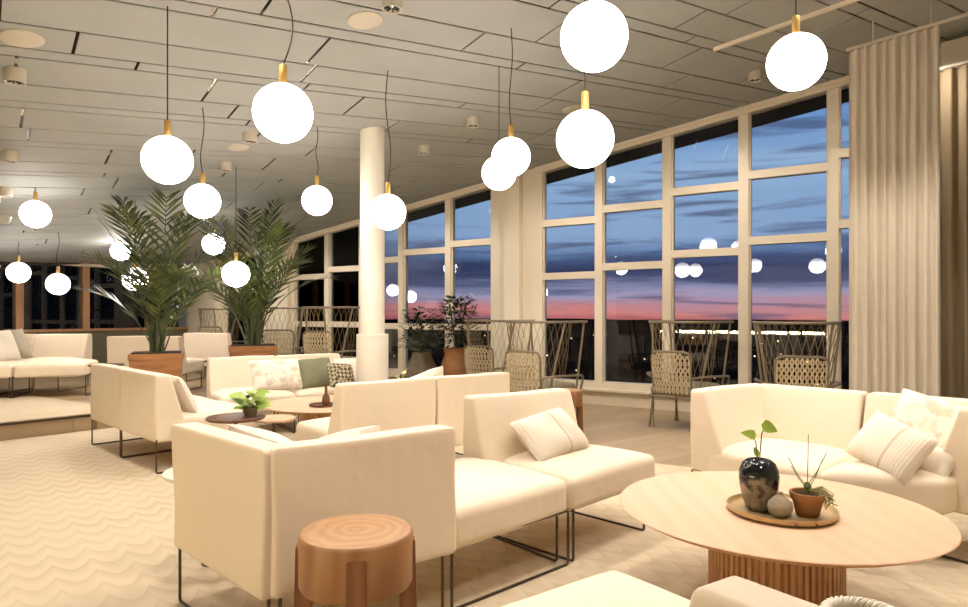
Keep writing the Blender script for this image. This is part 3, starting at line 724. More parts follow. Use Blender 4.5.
# group 6: foreground pieces cut by the lower edge
e6 = U(613.6,570,SZ); e6.z = 0
g6 = empty('modular_sofa', V((e6.x,e6.y-.3,FZ)), 'cream seat module and backrest cut by the bottom edge, nearest the viewer', 'sofa', 'cream modular sofas')
p6 = V((math.cos(math.radians(36)),math.sin(math.radians(36)),0)); q6 = V((-p6.y,p6.x,0))
seat(g6, [e6, e6-p6*.72, e6-p6*.72-q6*.62, e6-q6*.62], FZ, 50, rad=.026); loops(g6, [(e6-p6*.02-q6*.02,e6-p6*.7-q6*.02),(e6-p6*.02-q6*.6,e6-p6*.7-q6*.6)], FZ)
h6 = U(727,575,TT); h6.z = 0
wedge(g6, h6, h6-q6*.7, -p6, FZ, seed=52); seat(g6, [h6-p6*.08, h6-p6*.08-q6*.7, h6-p6*.75-q6*.7, h6-p6*.75], FZ, 53); loops(g6, [(h6-q6*.02,h6-q6*.68),(h6-p6*.73-q6*.02,h6-p6*.73-q6*.68)], FZ)
# group 7: far left on the raised level
Z7 = STEP+.010
def UZ(px,py,z): v = U(px,py,z+Z7); v.z = 0; return v
o1 = UZ(12,398.5,0); o2 = UZ(85.5,396,0); print('G7', o1, o2)
p7 = (o2-o1).normalized(); q7 = V((-p7.y,p7.x,0))
g7 = empty('modular_sofa', V((o1.x,o1.y+.6,Z7)), 'cream modular sofa on the raised level at the far left below the dark windows', 'sofa', 'cream modular sofas')
seat(g7, [o1, o2, o2+q7*.72, o1+q7*.72], Z7, 60); seat(g7, [o1-p7*.74, o1-p7*.01, o1-p7*.01+q7*.72, o1-p7*.74+q7*.72], Z7, 61)
loops(g7, [(o1,o1+q7*.7),(o2,o2+q7*.7),(o1-p7*.03,o1-p7*.03+q7*.7)], Z7)
bk0 = UY(-20, 8.75); bk1 = UY(39.5, 8.75); bk2 = UY(93, 9.0)
for i,(u,v) in enumerate(((bk0,bk1),(bk1,bk2))):
    wedge(g7, u, v, V((0,-1,0)), Z7, seed=64+i); seat(g7, [u-V((0,.08,0)),v-V((0,.08,0)),v-V((0,.75,0)),u-V((0,.75,0))], Z7, 66+i); loops(g7, [(v-V((.03,.05,0)),v-V((.03,.7,0)))], Z7)
# group 8: far backs behind the left planter and between the palms
x0 = UY(106, 8.2); x1 = UY(180, 8.2); x0.z = x1.z = 0
g8 = empty('modular_sofa', V((x0.x+.4,8.5,STEP)), 'cream sofa back seen from behind, directly behind the left palm planter', 'sofa', 'cream modular sofas')
wedge(g8, x0, x1, V((0,1,0)), STEP, seed=70); seat(g8, [x0+V((0,.08,0)),x1+V((0,.08,0)),x1+V((0,.75,0)),x0+V((0,.75,0))], STEP, 71); loops(g8, [(x0+V((.03,.03,0)),x0+V((.03,.7,0))),(x1+V((-.03,.03,0)),x1+V((-.03,.7,0)))], STEP)
x0 = UY(183, 9.6); x1 = UY(228.5, 9.6)
g9 = empty('modular_sofa', V((x0.x+.3,9.9,STEP)), 'cream sofa back standing between the two palms', 'sofa', 'cream modular sofas')
wedge(g9, x0, x1, V((0,1,0)), STEP, seed=72); seat(g9, [x0+V((0,.08,0)),x1+V((0,.08,0)),x1+V((0,.75,0)),x0+V((0,.75,0))], STEP, 73); loops(g9, [(x0+V((.03,.03,0)),x0+V((.03,.7,0))),(x1+V((-.03,.03,0)),x1+V((-.03,.7,0)))], STEP)
# ------------------------------------------------------------------ cushions
def pillow(name, m, w, h, th, center, normal, roll, lab, group='throw cushions'):
    bm = bmesh.new(); N = 22; g = {}
    for side in (1,-1):
        for i in range(N+1):
            for j in range(N+1):
                x = 2*i/N-1; y = 2*j/N-1; edge = i in (0,N) or j in (0,N)
                if edge and side == -1: g[(side,i,j)] = g[(1,i,j)]; continue
                pin = 1-.045*(1-(abs(x)**2))*(abs(y)**3)-.03*(abs(x)*abs(y))**6; pin2 = 1-.045*(1-abs(y)**2)*(abs(x)**3)-.03*(abs(x)*abs(y))**6
                zz = th/2*((1-abs(x)**2.8)*(1-abs(y)**2.8))**.5*(1+.06*math.sin(5*x+3*y+w*40))
                g[(side,i,j)] = bm.verts.new((x*w/2*pin2, y*h/2*pin, side*zz))
        for i in range(N):
            for j in range(N):
                q = [g[(side,i,j)],g[(side,i+1,j)],g[(side,i+1,j+1)],g[(side,i,j+1)]]
                try: bm.faces.new(q if side == 1 else q[::-1])
                except ValueError: pass
    o = obj(name, bm, m); n = V(normal).normalized()
    up = (V((0,0,1))-n*n.z).normalized(); xx = up.cross(n)
    Rm = Matrix((xx,up,n)).transposed(); o.rotation_euler = (Rm @ Matrix.Rotation(roll,3,'Z')).to_euler(); o.location = center
    return tag(o, lab, 'cushion', group)
def face(px, y, z): v = UY(px, y); v.z = z; return v
pillow('throw_cushion', M['pil_seam'], .42,.28,.13, UY(551,3.48)+V((0,0,.515)), -qd*.75+V((-.1,0,.72)), math.radians(8), 'ivory cushion with a seam stripe leaning on the backrest of the foreground sofa')
pillow('throw_cushion', M['pil_plain'], .46,.36,.13, UY(283,2.62)+V((0,0,.56)), ia*.75+V((0,0,.7)), .1, 'pale cushion lying in the corner of the foreground sofa, to the left')
pillow('throw_cushion', M['pil_plain'], .28,.26,.11, UY(345,2.60)+V((0,0,.585)), q1*.8+V((0,0,.45)), -.12, 'pale cushion peeking over the near backrest of the foreground sofa')
pillow('throw_cushion', M['pil_seam'], .33,.27,.13, UY(890,3.16)+V((0,0,.515)), V((-.75,-.55,.62)), math.radians(-22), 'ivory striped cushion in front on the corner sofa at right')
pillow('throw_cushion', M['pil_bloom'], .40,.36,.14, UY(930,3.30)+V((0,0,.565)), V((-.7,-.6,.45)), math.radians(-14), 'larger ivory cushion behind the striped one on the corner sofa at right')
pillow('throw_cushion', M['pil_plain'], .24,.18,.09, UY(926,3.13)+V((0,0,.455)), V((-.5,-.5,.7)), -.3, 'small ivory cushion lying under the ivory cushions on the corner sofa')
pillow('throw_cushion', M['pil_bloom'], .50,.34,.14, UY(277,6.42)+V((0,0,.56)), -q3*.8+V((0,0,.5)), .0, 'wide ivory embroidered cushion on the sofa beyond the fluted table')
pillow('throw_cushion', M['pil_sage'], .36,.33,.14, UY(316,6.62)+V((0,0,.56)), -q3*.8+V((0,0,.5)), .05, 'sage green cushion on the sofa left of the pillar')
pillow('throw_cushion', M['pil_lattice'], .28,.26,.13, UY(341,6.42)+V((0,0,.55)), -q3*.8+V((.2,0,.5)), -.12, 'dark lattice-patterned cushion next to the sage green one')
pillow('throw_cushion', M['pil_plain'], .36,.32,.13, UY(353,6.75)+V((0,0,.56)), -q3*.8+V((0,0,.5)), 0, 'ivory cushion behind the dark lattice one near the pillar')
pillow('throw_cushion', M['pil_plain'], .40,.40,.13, UY(0,7.95)+V((0,0,.76)), V((.8,-.3,.35)), .1, 'white cushion on the far left sofa, cut by the left edge')
pillow('throw_cushion', M['pil_grey'], .38,.40,.12, UY(13,8.2)+V((0,0,.77)), V((.85,-.35,.4)), .1, 'beige striped cushion behind the white one on the far left sofa')
pillow('throw_cushion', M['pil_plain'], .34,.34,.12, UY(179,5.0)+V((0,0,.54)), i4*.8+V((0,0,.4)), .05, 'ivory cushion edge behind the backrest of the sofa with its back to the left')
pillow('throw_cushion', M['pil_plain'], .34,.32,.12, UY(424,4.72)+V((0,0,.60)), q2*.8+V((0,0,.4)), -.35, 'white cushion corner rising over the middle sofa seen from behind')
# ------------------------------------------------------------------ tables
def coffee_table(c, r, z, lab, nf=64, base_r=.232):
    t = empty('coffee_table', V((c.x,c.y,FZ)), lab, 'table', 'round fluted coffee tables')
    bm = bmesh.new(); lathe(bm, [(0,z-.028),(r-.045,z-.028),(r-.006,z-.008),(r,z-.003),(r-.003,z),(0,z)], (c.x,c.y,0), 96, cap=False)
    for f in bm.faces:
        if abs(f.calc_center_median().z-z) > .002: f.material_index = 1
    obj('tabletop', bm, [M['oak'],M['oakedge']], t)
    bm = bmesh.new(); n = nf*8; pr = []
    for k in range(n):
        a = 2*math.pi*k/n; ph = (k%8)/8
        rr_ = base_r + (.010 if ph < .6 else 0)
        pr.append((c.x+rr_*math.cos(a), c.y+rr_*math.sin(a)))
    B = [bm.verts.new((x,y,FZ)) for x,y in pr]; T = [bm.verts.new((x,y,z-.028)) for x,y in pr]
    for k in range(n): bm.faces.new((B[k],B[(k+1)%n],T[(k+1)%n],T[k]))
    bm.faces.new(T); bm.faces.new(B[::-1])
    obj('fluted_base', bm, M['oakedge'], t, smooth=False); return t
TZ = .41
yn = F*(H-TZ)/(564.5-HY); yf = F*(H-TZ)/(470.8-HY); tr = (yf-yn)/2; ty = (yf+yn)/2
tc_ = V((1.115, ty, 0)); print('TABLE', ty, tr)
coffee_table(tc_, tr, TZ, 'round pale oak coffee table with fluted drum base, carrying the brass tray')
t2 = UY(330, 5.5); coffee_table(t2, .53, TZ, 'round oak coffee table between the middle sofas, half hidden by a backrest', 56)
def side_table(c, r, z, mtop, lab, name='side_table', floor_=FZ):
    t = empty(name, V((c.x,c.y,floor_)), lab, 'table')
    bm = bmesh.new(); lathe(bm, [(0,z-.02),(r-.01,z-.02),(r,z-.012),(r,z-.003),(r-.004,z),(0,z)], (c.x,c.y,0), 48, cap=False); obj('tabletop', bm, mtop, t)
    bm = bmesh.new(); tube(bm, [(c.x,c.y,floor_+.008),(c.x,c.y,z-.02)], .012, 12); obj('pole', bm, M['rod'], t)
    bm = bmesh.new(); fr_ = .05 if mtop is M['white'] else r*.6
    lathe(bm, [(0,floor_),(fr_,floor_),(fr_,floor_+.006),(.02,floor_+.012),(0,floor_+.012)], (c.x,c.y,0), 36, cap=False); obj('foot_plate', bm, M['rod'], t)
    return t
sA = UY(236, 4.45); side_table(sA, .19, .46, M['darkwood'], 'small round dark wood side table beyond the corner of the foreground sofa')
sB = V((-1.24,3.02,0)); side_table(sB, .21, .44, M['white'], 'small round white side table beside the left backrest of the foreground sofa')
sC = UY(274, 4.72); side_table(sC, .15, .41, M['oak'], 'small round pedestal table with dark foot, in front of the fluted table')
sD = UY(106, 7.75); side_table(sD, .19, .40+STEP, M['darkwood'], 'small round wood table between the far left sofa and the left palm', floor_=STEP)
sE = UY(219, 9.0); side_table(sE, .2, .36+STEP, M['darkwood'], 'small dark round table below the sofa back between the palms', floor_=STEP)
# stools
def stool(c, r, h, lab, scale_leg=1.0):
    t = empty('wooden_stool', V((c.x,c.y,FZ)), lab, 'stool', 'round wooden stools')
    bm = bmesh.new(); zb = h-.145
    lathe(bm, [(0,zb-FZ),(r*.96,zb-FZ),(r*.995,zb+.01-FZ),(r,h-.012),(r-.006,h-.002),(r-.012,h),(0,h)], (0,0,0), 64, cap=False)
    for f in bm.faces: f.material_index = 1 if f.calc_center_median().z > h-.0015 else 0
    obj('drum_seat', bm, [M['stoolwood'],M['stooltop']], t, local=True)
    for k in range(4):
        an = math.radians(-79+90*k)
        bm = bmesh.new(); wd = .026; ro, ri = r+.005, r-.04; top = h-.034; fz = 0
        quad_box(bm, [(ri+.0,-wd-.008,fz),(ro+.010,-wd-.006,fz),(ro+.010,wd+.006,fz),(ri,wd+.008,fz),(ri,-wd,top),(ro,-wd,top),(ro,wd,top),(ri,wd,top)])
        bmesh.ops.rotate(bm, verts=bm.verts, cent=(0,0,0), matrix=Matrix.Rotation(an,3,'Z'))
        bmesh.ops.bevel(bm, geom=bm.edges[:], offset=.003, segments=2, affect='EDGES')
        obj('leg', bm, M['legwood'], t, local=True)
    return t
stool(UY(356.3,1.93), .165, .51, 'round acacia wood stool with inset legs in front of the foreground sofa')
stool(UY(567,6.3), .14, .42, 'reddish wooden stool behind the foreground sofa beside the rope armchair')
# ------------------------------------------------------------------ tray, vase, bottle, potted plant
trc = U(781,512.5,TZ); trc.z = 0; s_t = .150
t = empty('round_tray', V((trc.x,trc.y,TZ)), 'round brass-rimmed tray with wooden handles on the oak coffee table', 'tray')
TR = .188
bm = bmesh.new(); lathe(bm, [(0,.006),(TR-.012,.006),(TR-.006,.010),(TR,.024),(TR+.004,.025),(TR+.003,.012),(TR-.008,.002),(0,.002)], (0,0,0), 64, cap=False); obj('tray_dish', bm, M['traym'], t, local=True)
for dx in (-.035,.035):
    bm = bmesh.new(); tube(bm, [(dx,-TR-.002,.016),(dx,-TR-.013,.016)], .0028, 8); obj('rivet', bm, M['bolt'], t, local=True)
TY = TZ+.006
def ply(px, yy): v = UY(px, yy); v.z = TY; return v
vz = ply(759, trc.y+.02)
t = empty('glazed_vase', vz, 'dark mottled glazed vase holding a leafy sprig, left on the tray', 'vase')
bm = bmesh.new(); lathe(bm, [(0,0),(.040,0),(.047,.008),(.060,.045),(.069,.09),(.072,.12),(.069,.15),(.058,.175),(.042,.188),(.026,.190),(.023,.186),(.0,.182)], (0,0,0), 48, cap=False)
vb = obj('vase_body', bm, M['vase'], t, local=True)
def leaf(bm, base, d, up, L_, W_, fold=.15, seg=6, mi=0, heart=False):
    d = V(d).normalized(); s = d.cross(V(up)).normalized(); n = s.cross(d)
    mid = []; lt = []; rt = []
    for k in range(seg+1):
        u = k/seg
        wv = W_*(math.sin(math.pi*u**.55)**.8 if heart else math.sin(math.pi*(u*.92+.04)))
        if k == seg: wv = 0.0005
        c = V(base)+d*L_*u - n*(L_*.25*u*u)
        mid.append(bm.verts.new(c)); lt.append(bm.verts.new(c-s*wv+n*wv*fold)); rt.append(bm.verts.new(c+s*wv+n*wv*fold))
    for k in range(seg):
        for A,B in ((lt,mid),(mid,rt)):
            f = bm.faces.new((A[k],B[k],B[k+1],A[k+1])); f.material_index = mi
t = empty('leafy_sprig', vz+V((0,0,.184)), 'green sprig with two heart-shaped leaves standing in the dark vase', 'sprig')
bm = bmesh.new(); tube(bm, [(0,0,-.08),(.002,0,0),(.006,0,.05),(.010,0,.10),(.022,0,.125)], .0022, 6); tube(bm, [(0,0,-.08),(-.006,0,.0),(-.008,0,.03),(-.012,0,.07),(-.022,0,.085)], .002, 6); obj('stem', bm, M['stem'], t, local=True)
bm = bmesh.new(); leaf(bm, (.008,0,.135), (1,-.25,-.35), (0,-1,.35), .066,.024, heart=True); obj('leaf', bm, M['leaf2'], t, local=True)
bm = bmesh.new(); leaf(bm, (-.010,0,.092), (-1,-.2,.30), (0,-1,.4), .058,.019, heart=True); obj('leaf', bm, M['leaf2'], t, local=True)
bm = bmesh.new(); leaf(bm, (-.004,0,.012), (-.35,-.2,1), (0,-1,.2), .040,.011); obj('leaf', bm, M['leaf2'], t, local=True)
t_ = empty('bud_vase', ply(780, trc.y-.065), 'tiny round stoneware bud vase between the dark vase and the cactus pot', 'vase')
bm = bmesh.new(); lathe(bm, [(0,0),(.026,0),(.038,.012),(.044,.032),(.040,.052),(.022,.070),(.010,.080),(.011,.088),(.006,.086),(0,.07)], (0,0,0), 36, cap=False); obj('vase_body', bm, M['stone'], t_, local=True)
pp = ply(807.5, trc.y-.05)
t = empty('potted_succulent', pp, 'terracotta pot with a spindly succulent, right on the tray', 'potted plant')
bm = bmesh.new(); lathe(bm, [(0,0),(.036,0),(.040,.004),(.052,.058),(.058,.060),(.062,.084),(.060,.086),(.054,.084),(.052,.070),(0,.070)], (0,0,0), 40, cap=False); obj('pot', bm, M['terracotta'], t, local=True)
bm = bmesh.new(); lathe(bm, [(0,.080),(.03,.076),(.052,.070)], (0,0,0), 24, cap=False); obj('soil', bm, M['soil'], t, local=True)
bm = bmesh.new(); tube(bm, [(-.0,0,.075),(-.002,0,.095),(0,0,.12)], .012, 10, r2=.008); bmesh.ops.create_icosphere(bm, subdivisions=2, radius=.014, matrix=Matrix.Translation((.0,0,.105)))
for (dx,dz,b_) in ((-.07,.115,.0),(-.05,.08,.02),(.003,.20,0),(.05,.11,-.01),(.075,.13,.01)):
    tube(bm, [(0,b_,.10),(dx*.5,b_,.10+dz*.4),(dx,b_,.095+dz)], .0016, 5)
obj('stems', bm, M['stem'], t, local=True)
bm = bmesh.new(); rs = random.Random(9)
for k in range(16):
    a = rs.uniform(-.6,.9); L0 = rs.uniform(.05,.09); z0 = .09
    tube(bm, [(0,-.01,.095),(.03+a*.01,-.03,.10+rs.uniform(-.01,.02)),(.045+.03*a,-.045,.08+rs.uniform(-.02,.01)),(.05+.035*rs.uniform(-.5,1),-.05+rs.uniform(-.02,.03),.05+rs.uniform(-.02,.03))], .0022, 5)
obj('trailing_stems', bm, mat('trail_green',(150,150,96),.6), t, local=True)
t = empty('round_tray', V((*(UY(322,5.3).xy),TZ)), 'small dark tray with a brown lantern on the coffee table between the middle sofas', 'tray')
bm = bmesh.new(); lathe(bm, [(0,.004),(.09,.004),(.10,.02),(.104,.02),(.095,0),(0,0)], (0,0,0), 36, cap=False); obj('tray_dish', bm, M['darkwood'], t, local=True)
ob = bmesh.new(); lathe(ob, [(0,0),(.028,0),(.034,.02),(.030,.07),(.012,.10),(.010,.15),(.014,.16),(0,.16)], (0,0,0), 28, cap=False)
o = obj('brown_bottle', ob, M['darkwood']); o.location = (*(UY(326,5.3).xy), TZ+.004); tag(o, 'brown turned bottle standing on the small dark tray', 'bottle')
# braided basket at the lower edge
bc = V((.935,1.62,0)); t = empty('braided_basket', V((bc.x,bc.y,FZ)), 'white braided basket cut by the bottom edge right of the fluted base', 'basket')
bm = bmesh.new(); lathe(bm, [(0,0),(.075,0),(.09,.1),(.09,.28),(.088,.39),(.078,.39),(.078,.1),(0,.03)], (0,0,0), 40, cap=False); obj('basket_body', bm, M['white'], t, local=True)
bm = bmesh.new()
for ph in (0, math.pi*2/3, math.pi*4/3):
    tube(bm, [((.086+.008*math.cos(12*a+ph))*math.cos(a), (.086+.008*math.cos(12*a+ph))*math.sin(a), .398+.008*math.sin(12*a+ph)) for a in [2*math.pi*k/144 for k in range(144)]], .006, 6, closed=True)
obj('braided_rim', bm, M['white'], t, local=True)
# ------------------------------------------------------------------ palms
def frond(bm, base, az, lean, length, rnd):
    pts = []; p = V(base); el = math.radians(88-lean*.45); d_az = V((math.cos(az),math.sin(az),0)); n = 17; droop = math.radians(lean*1.0+18)
    for k in range(n+1):
        pts.append(p.copy()); u = k/n; e = el-droop*u**1.7; p = p+(d_az*math.cos(e)+V((0,0,1))*math.sin(e))*(length/n)
    tube(bm, pts, .009, 5, r2=.003)
    for k in range(5,n+1):
        for hfrac in (0,.5) if k > 13 else (0,):
            u = (k+hfrac)/n
            if k == n and hfrac: continue
            P = pts[k] if not hfrac else (pts[k]+pts[k+1])/2
            T = (pts[min(k+1,n)]-pts[k-1]).normalized(); S = T.cross(V((0,0,1))); S = S.normalized() if S.length > .05 else V((-d_az.y,d_az.x,0))
            ll = .10+.27*max(0,math.sin(math.pi*min(1,(u-.22)/.84)))**.7
            for sg in (1,-1):
                d = (S*sg*.78+T*.75+V((0,0,.12+rnd.uniform(-.22,.22)))).normalized()
                s = d.cross(T.cross(S)).normalized(); w = .0165
                a = P; m_ = P+d*ll*.45+V((0,0,-ll*.02)); e_ = P+d*ll+V((0,0,-ll*.10))
                v = [bm.verts.new(x) for x in (a+s*w*.3, a-s*w*.3, m_-s*w, m_+s*w, e_)]
                bm.faces.new((v[0],v[1],v[2],v[3])); bm.faces.new((v[3],v[2],v[4]))
def palm(c, base, fronds, lab, boxw, boxd, boxh, seed, rot):
    """tub palm standing in a rectangular clay planter"""
    rnd = random.Random(seed); t = empty('potted_palm', V((c.x,c.y,base)), lab, 'potted palm', 'palms in clay planters', rz=math.radians(rot))
    bm = bmesh.new(); w, d = boxw/2, boxd/2; tp = 1.0; bt = .86
    def ring(wx,dy,z): return [(-wx,-dy,z),(wx,-dy,z),(wx,dy,z),(-wx,dy,z)]
    quad_box(bm, ring(w*bt,d*bt,0)+ring(w*.97,d*.97,boxh-.07)); quad_box(bm, ring(w,d,boxh-.07)+ring(w*1.01,d*1.01,boxh))
    bmesh.ops.bevel(bm, geom=bm.edges[:], offset=.006, segments=2, affect='EDGES'); obj('planter', bm, M['planter'], t, local=True)
    bm = bmesh.new(); box(bm, (-w*.9,-d*.9,boxh), (w*.9,d*.9,boxh+.012)); obj('soil', bm, M['soil'], t, local=True)
    for (az, lean, ln) in fronds:
        bm = bmesh.new(); frond(bm, (rnd.uniform(-.07,.07),rnd.uniform(-.07,.07),boxh), math.radians(az), lean, ln, rnd); obj('frond', bm, M['leaf'], t, local=True)
    bm = bmesh.new()
    for k in range(9):
        a = rnd.uniform(0,6.28); r = rnd.uniform(.02,.10); tube(bm, [(r*math.cos(a),r*math.sin(a),boxh),(r*1.8*math.cos(a),r*1.8*math.sin(a),boxh+.3),(r*2.6*math.cos(a),r*2.6*math.sin(a),boxh+.5)], .016, 6, r2=.007)
    obj('stems', bm, M['stemdark'], t, local=True); return t
def fan(off, seed, n=20):
    rf = random.Random(seed); out = []
    for k in range(n):
        az = off+k*137.5
        if k < 9: out.append((az, 3+26*(k/9), 1.80*rf.uniform(.82,1.03)))
        else: out.append((az, 22+34*((k-9)/(n-9)), 1.20*rf.uniform(.85,1.15)))
    return out
palm(UY(157,7.3), STEP, fan(0,21), 'large feathery palm in a rectangular clay planter behind the left sofa, the left one', .54,.42,.56, 31, 24)
palm(UY(253,8.2), STEP, fan(40,22), 'large feathery palm in a clay planter nearer the windows, the right one', .56,.42,.6, 33, 20)
# ------------------------------------------------------------------ shrubs by the window
def bush(bm, c, n, rad, hgt, L_, W_, rnd, mi=0):
    for k in range(n):
        a = rnd.uniform(0,6.28); u = rnd.random(); r = rad*math.sqrt(rnd.random()); z = hgt*u
        p = V(c)+V((r*math.cos(a)*(1-.3*u), r*math.sin(a)*(1-.3*u), z))
        leaf(bm, p, (math.cos(a),math.sin(a),rnd.uniform(-.2,.9)), (0,0,1), L_*rnd.uniform(.7,1.2), W_, seg=3)
def tubpot(c, base, prof, m, lab, n, rad, hgt, seed, name):
    t = empty(name, V((c.x,c.y,base)), lab, 'potted plant'); bm = bmesh.new(); lathe(bm, prof, (0,0,0), 36, cap=False); obj('pot', bm, m, t, local=True)
    rnd = random.Random(seed); zt_ = prof[-1][1]; bm = bmesh.new(); bush(bm, (0,0,zt_+.08), n, rad, hgt, .10,.022, rnd); obj('foliage', bm, M['leafdark'], t, local=True)
    bm = bmesh.new()
    for k in range(7):
        a = rnd.uniform(0,6.28); rr_ = rnd.uniform(.2,.9)*rad; tube(bm, [(0,0,zt_-.01),(rr_*.5*math.cos(a),rr_*.5*math.sin(a),zt_+hgt*.5),(rr_*math.cos(a),rr_*math.sin(a),zt_+hgt)], .006, 5)
    obj('stems', bm, M['stemdark'], t, local=True)
    bm = bmesh.new(); lathe(bm, [(0,zt_+.01),(prof[-1][0]*.98 if prof[-1][0] > .02 else .1, zt_+.004)], (0,0,0), 24, cap=False); obj('soil', bm, M['soil'], t, local=True)
    return t
tubpot(UY(421.5,8.5), 0, [(0,0),(.12,0),(.20,.12),(.225,.30),(.20,.46),(.13,.60),(.12,.66),(.10,.66),(.10,.62)], M['greypot'], 'bulbous grey clay pot with a dark leafy shrub by the window', 380,.30,.52, 5, 'potted_shrub')
tubpot(UY(457,8.4), 0, [(0,0),(.12,0),(.14,.1),(.20,.52),(.155,.64),(.18,.72),(.16,.72),(.14,.68)], M['terracotta'], 'terracotta urn with a tall dark shrub by the window, right of the grey pot', 520,.30,.60, 6, 'potted_shrub')
t = tubpot(sA+V((.09,.02,0)), .46, [(0,0),(.04,0),(.055,.06),(.05,.06),(.045,.05)], M['greypot'], 'small pot plant with bright green leaves on the dark wood side table', 2,.08,.02, 7, 'potted_leaf_plant')
bm = bmesh.new(); rnd = random.Random(8)
for k in range(20):
    a = k*2.4; leaf(bm, (.03*math.cos(a),.03*math.sin(a),.05+.016*(k%7)), (math.cos(a),math.sin(a),.35), (0,-.5,.8), .11,.040, heart=True)
obj('bright_leaves', bm, M['leaf2'], t, local=True)
t = tubpot(UY(402,5.6), FZ, [(0,0),(.08,0),(.10,.35),(.09,.35),(.08,.33)], M['greypot'], 'pale yellow-green plant top rising behind the middle sofa beside the pillar', 4,.05,.3, 12, 'potted_leaf_plant')
bm = bmesh.new()
for k in range(14):
    a = k*2.4; leaf(bm, (.02*math.cos(a),.02*math.sin(a),.42+.018*k), (math.cos(a),math.sin(a),.9), (0,0,1), .07,.018)
obj('pale_leaves', bm, mat('pale_leaf',(214,206,140),.5), t, local=True)
# ------------------------------------------------------------------ rope armchairs
def armchair():
    """back of the chair towards -Y, sitter looks to +Y"""
    t = empty('rope_armchair', (0,0,0))
    Rh = .35; zh = 1.07
    hoop = [(-Rh,.34,zh-.0)]+[(Rh*math.cos(a), -.02+Rh*.9*math.sin(a), zh) for a in [math.pi+math.pi*k/20 for k in range(21)]]+[(Rh,.34,zh)]
    bm = bmesh.new(); tube(bm, hoop, .013, 8); obj('hoop', bm, M['steel'], t, local=True)
    for (tx,ty_,bx,by) in ((-Rh*.98,-.05,-.20,-.28),(Rh*.98,-.05,.20,-.28),(-Rh*.98,.30,-.22,.26),(Rh*.98,.30,.22,.26)):
        bm = bmesh.new(); tube(bm, [(tx,ty_,zh),(bx,by,0)], .011, 8); obj('post', bm, M['steel'], t, local=True)
    # net between hoop and seat ring on the sides and rear
    bm = bmesh.new(); seatr = lambda a: V((.25*math.cos(a), -.02+.26*math.sin(a), .42))
    hr = lambda a: V((Rh*math.cos(a), -.02+Rh*.9*math.sin(a), zh))
    n = 20
    for sgn in (1,-1):
        for k in range(n):
            pts = []
            for j in range(5):
                u = j/4; a = math.pi*.82+math.pi*1.36*(k+sgn*u*2.6)/n
                if a < math.pi*.8 or a > math.pi*2.2: continue
                pts.append(hr(a)*(1-u)+seatr(a)*u)
            if len(pts) > 1: tube(bm, pts, .0022, 4)
    obj('rope_net', bm, M['net'], t, local=True)
    # woven backrest panel
    bm = bmesh.new(); bw, z0, z1 = .215, .35, .775
    def bp(x, z): return V((x, -.31-.05*(z-z0)/(z1-z0)+.10*(x/bw)**2*.6, z))
    outline = rpath([bp(-bw*.92,z0),bp(bw*.92,z0),bp(bw,z1),bp(-bw,z1)], .08, 6, closed=True)
    tube(bm, outline, .012, 8, closed=True); obj('back_frame', bm, M['steel'], t, local=True)
    bm = bmesh.new(); cols = 11
    for k in range(cols):
        x0_ = -bw*.94+bw*1.88*k/(cols-1)
        for sg in (1,-1):
            pts = []
            for j in range(19):
                z = z0+.012+(z1-z0-.024)*j/18; xx = x0_+sg*.013*math.sin(j*math.pi/3)
                lim = bw*.96 if z < z1-.06 else bw*(.96-.34*((z-(z1-.06))/.06)**2)
                if abs(xx) < lim: pts.append(bp(xx, z)+V((0,-.003*sg,0)))
            if len(pts) > 2: tube(bm, pts, .0082, 4)
    obj('backrest', bm, M['rope'], t, local=True)
    bm = bmesh.new(); hexa(bm, [(-.25,-.27,.33),(.25,-.27,.33),(.27,.27,.35),(-.27,.27,.35),(-.25,-.27,.42),(.25,-.27,.42),(.27,.27,.44),(-.27,.27,.44)], .035, 6, puff=.02); obj('seat_cushion', bm, M['seatpad'], t, local=True)
    bm = bmesh.new(); tube(bm, rpath([(-.26,-.28,.32),(.26,-.28,.32),(.28,.28,.34),(-.28,.28,.34)], .05, closed=True), .012, 8, closed=True); obj('seat_frame', bm, M['steel'], t, local=True)
    for sg in (-1,1):
        bm = bmesh.new(); tube(bm, rpath([(sg*.22,-.29,.52),(sg*.33,-.20,.54),(sg*.34,.30,.52),(sg*.29,.30,.33)], .07, 5), .012, 8); obj('armrest', bm, M['steel'], t, local=True)
        for by in (-.27,.27):
            bm = bmesh.new(); tube(bm, [(sg*.22,by*.9,.33),(sg*.25,by,0)], .012, 8); obj('leg', bm, M['steel'], t, local=True)
    return t
AC = armchair()
wallang = math.atan2(WU.y, WU.x)   # chairs facing the window: rz so +Y -> -WN
face_w = math.atan2(-WN.y,-WN.x)-math.pi/2
chairs = [(UY(685,6.75), 0, -12,'rope armchair with high hoop standing free before the window, left of the corner sofa'),
 (UY(797,6.05), 0, 14,'rope armchair with high hoop right behind the corner sofa, next to the curtain'),
 (UY(540,6.8), 0, -8,'rope armchair with high hoop behind the foreground sofa backrest, beside the wooden stool'),
 (UY(494,7.9), 0, -6,'rope armchair with high hoop before the pier, right of the terracotta urn'),
 (UY(332,8.3), STEP, 10,'rope armchair with high hoop immediately left of the pillar'),
 (UY(277,9.0), STEP, 50,'rope armchair with high hoop half hidden by the right palm'),
 (UY(221,11.1), STEP, 20,'farthest rope armchair, behind the sofa back between the palms')]
for i,(p,z,rz,lab) in enumerate(chairs):
    o = AC if i == 0 else dup(AC, p); o.location = (p.x,p.y,z); o.rotation_euler = (0,0,face_w+math.radians(rz)); o['label'] = lab; o['category'] = 'armchair'; o['group'] = 'rope armchairs'
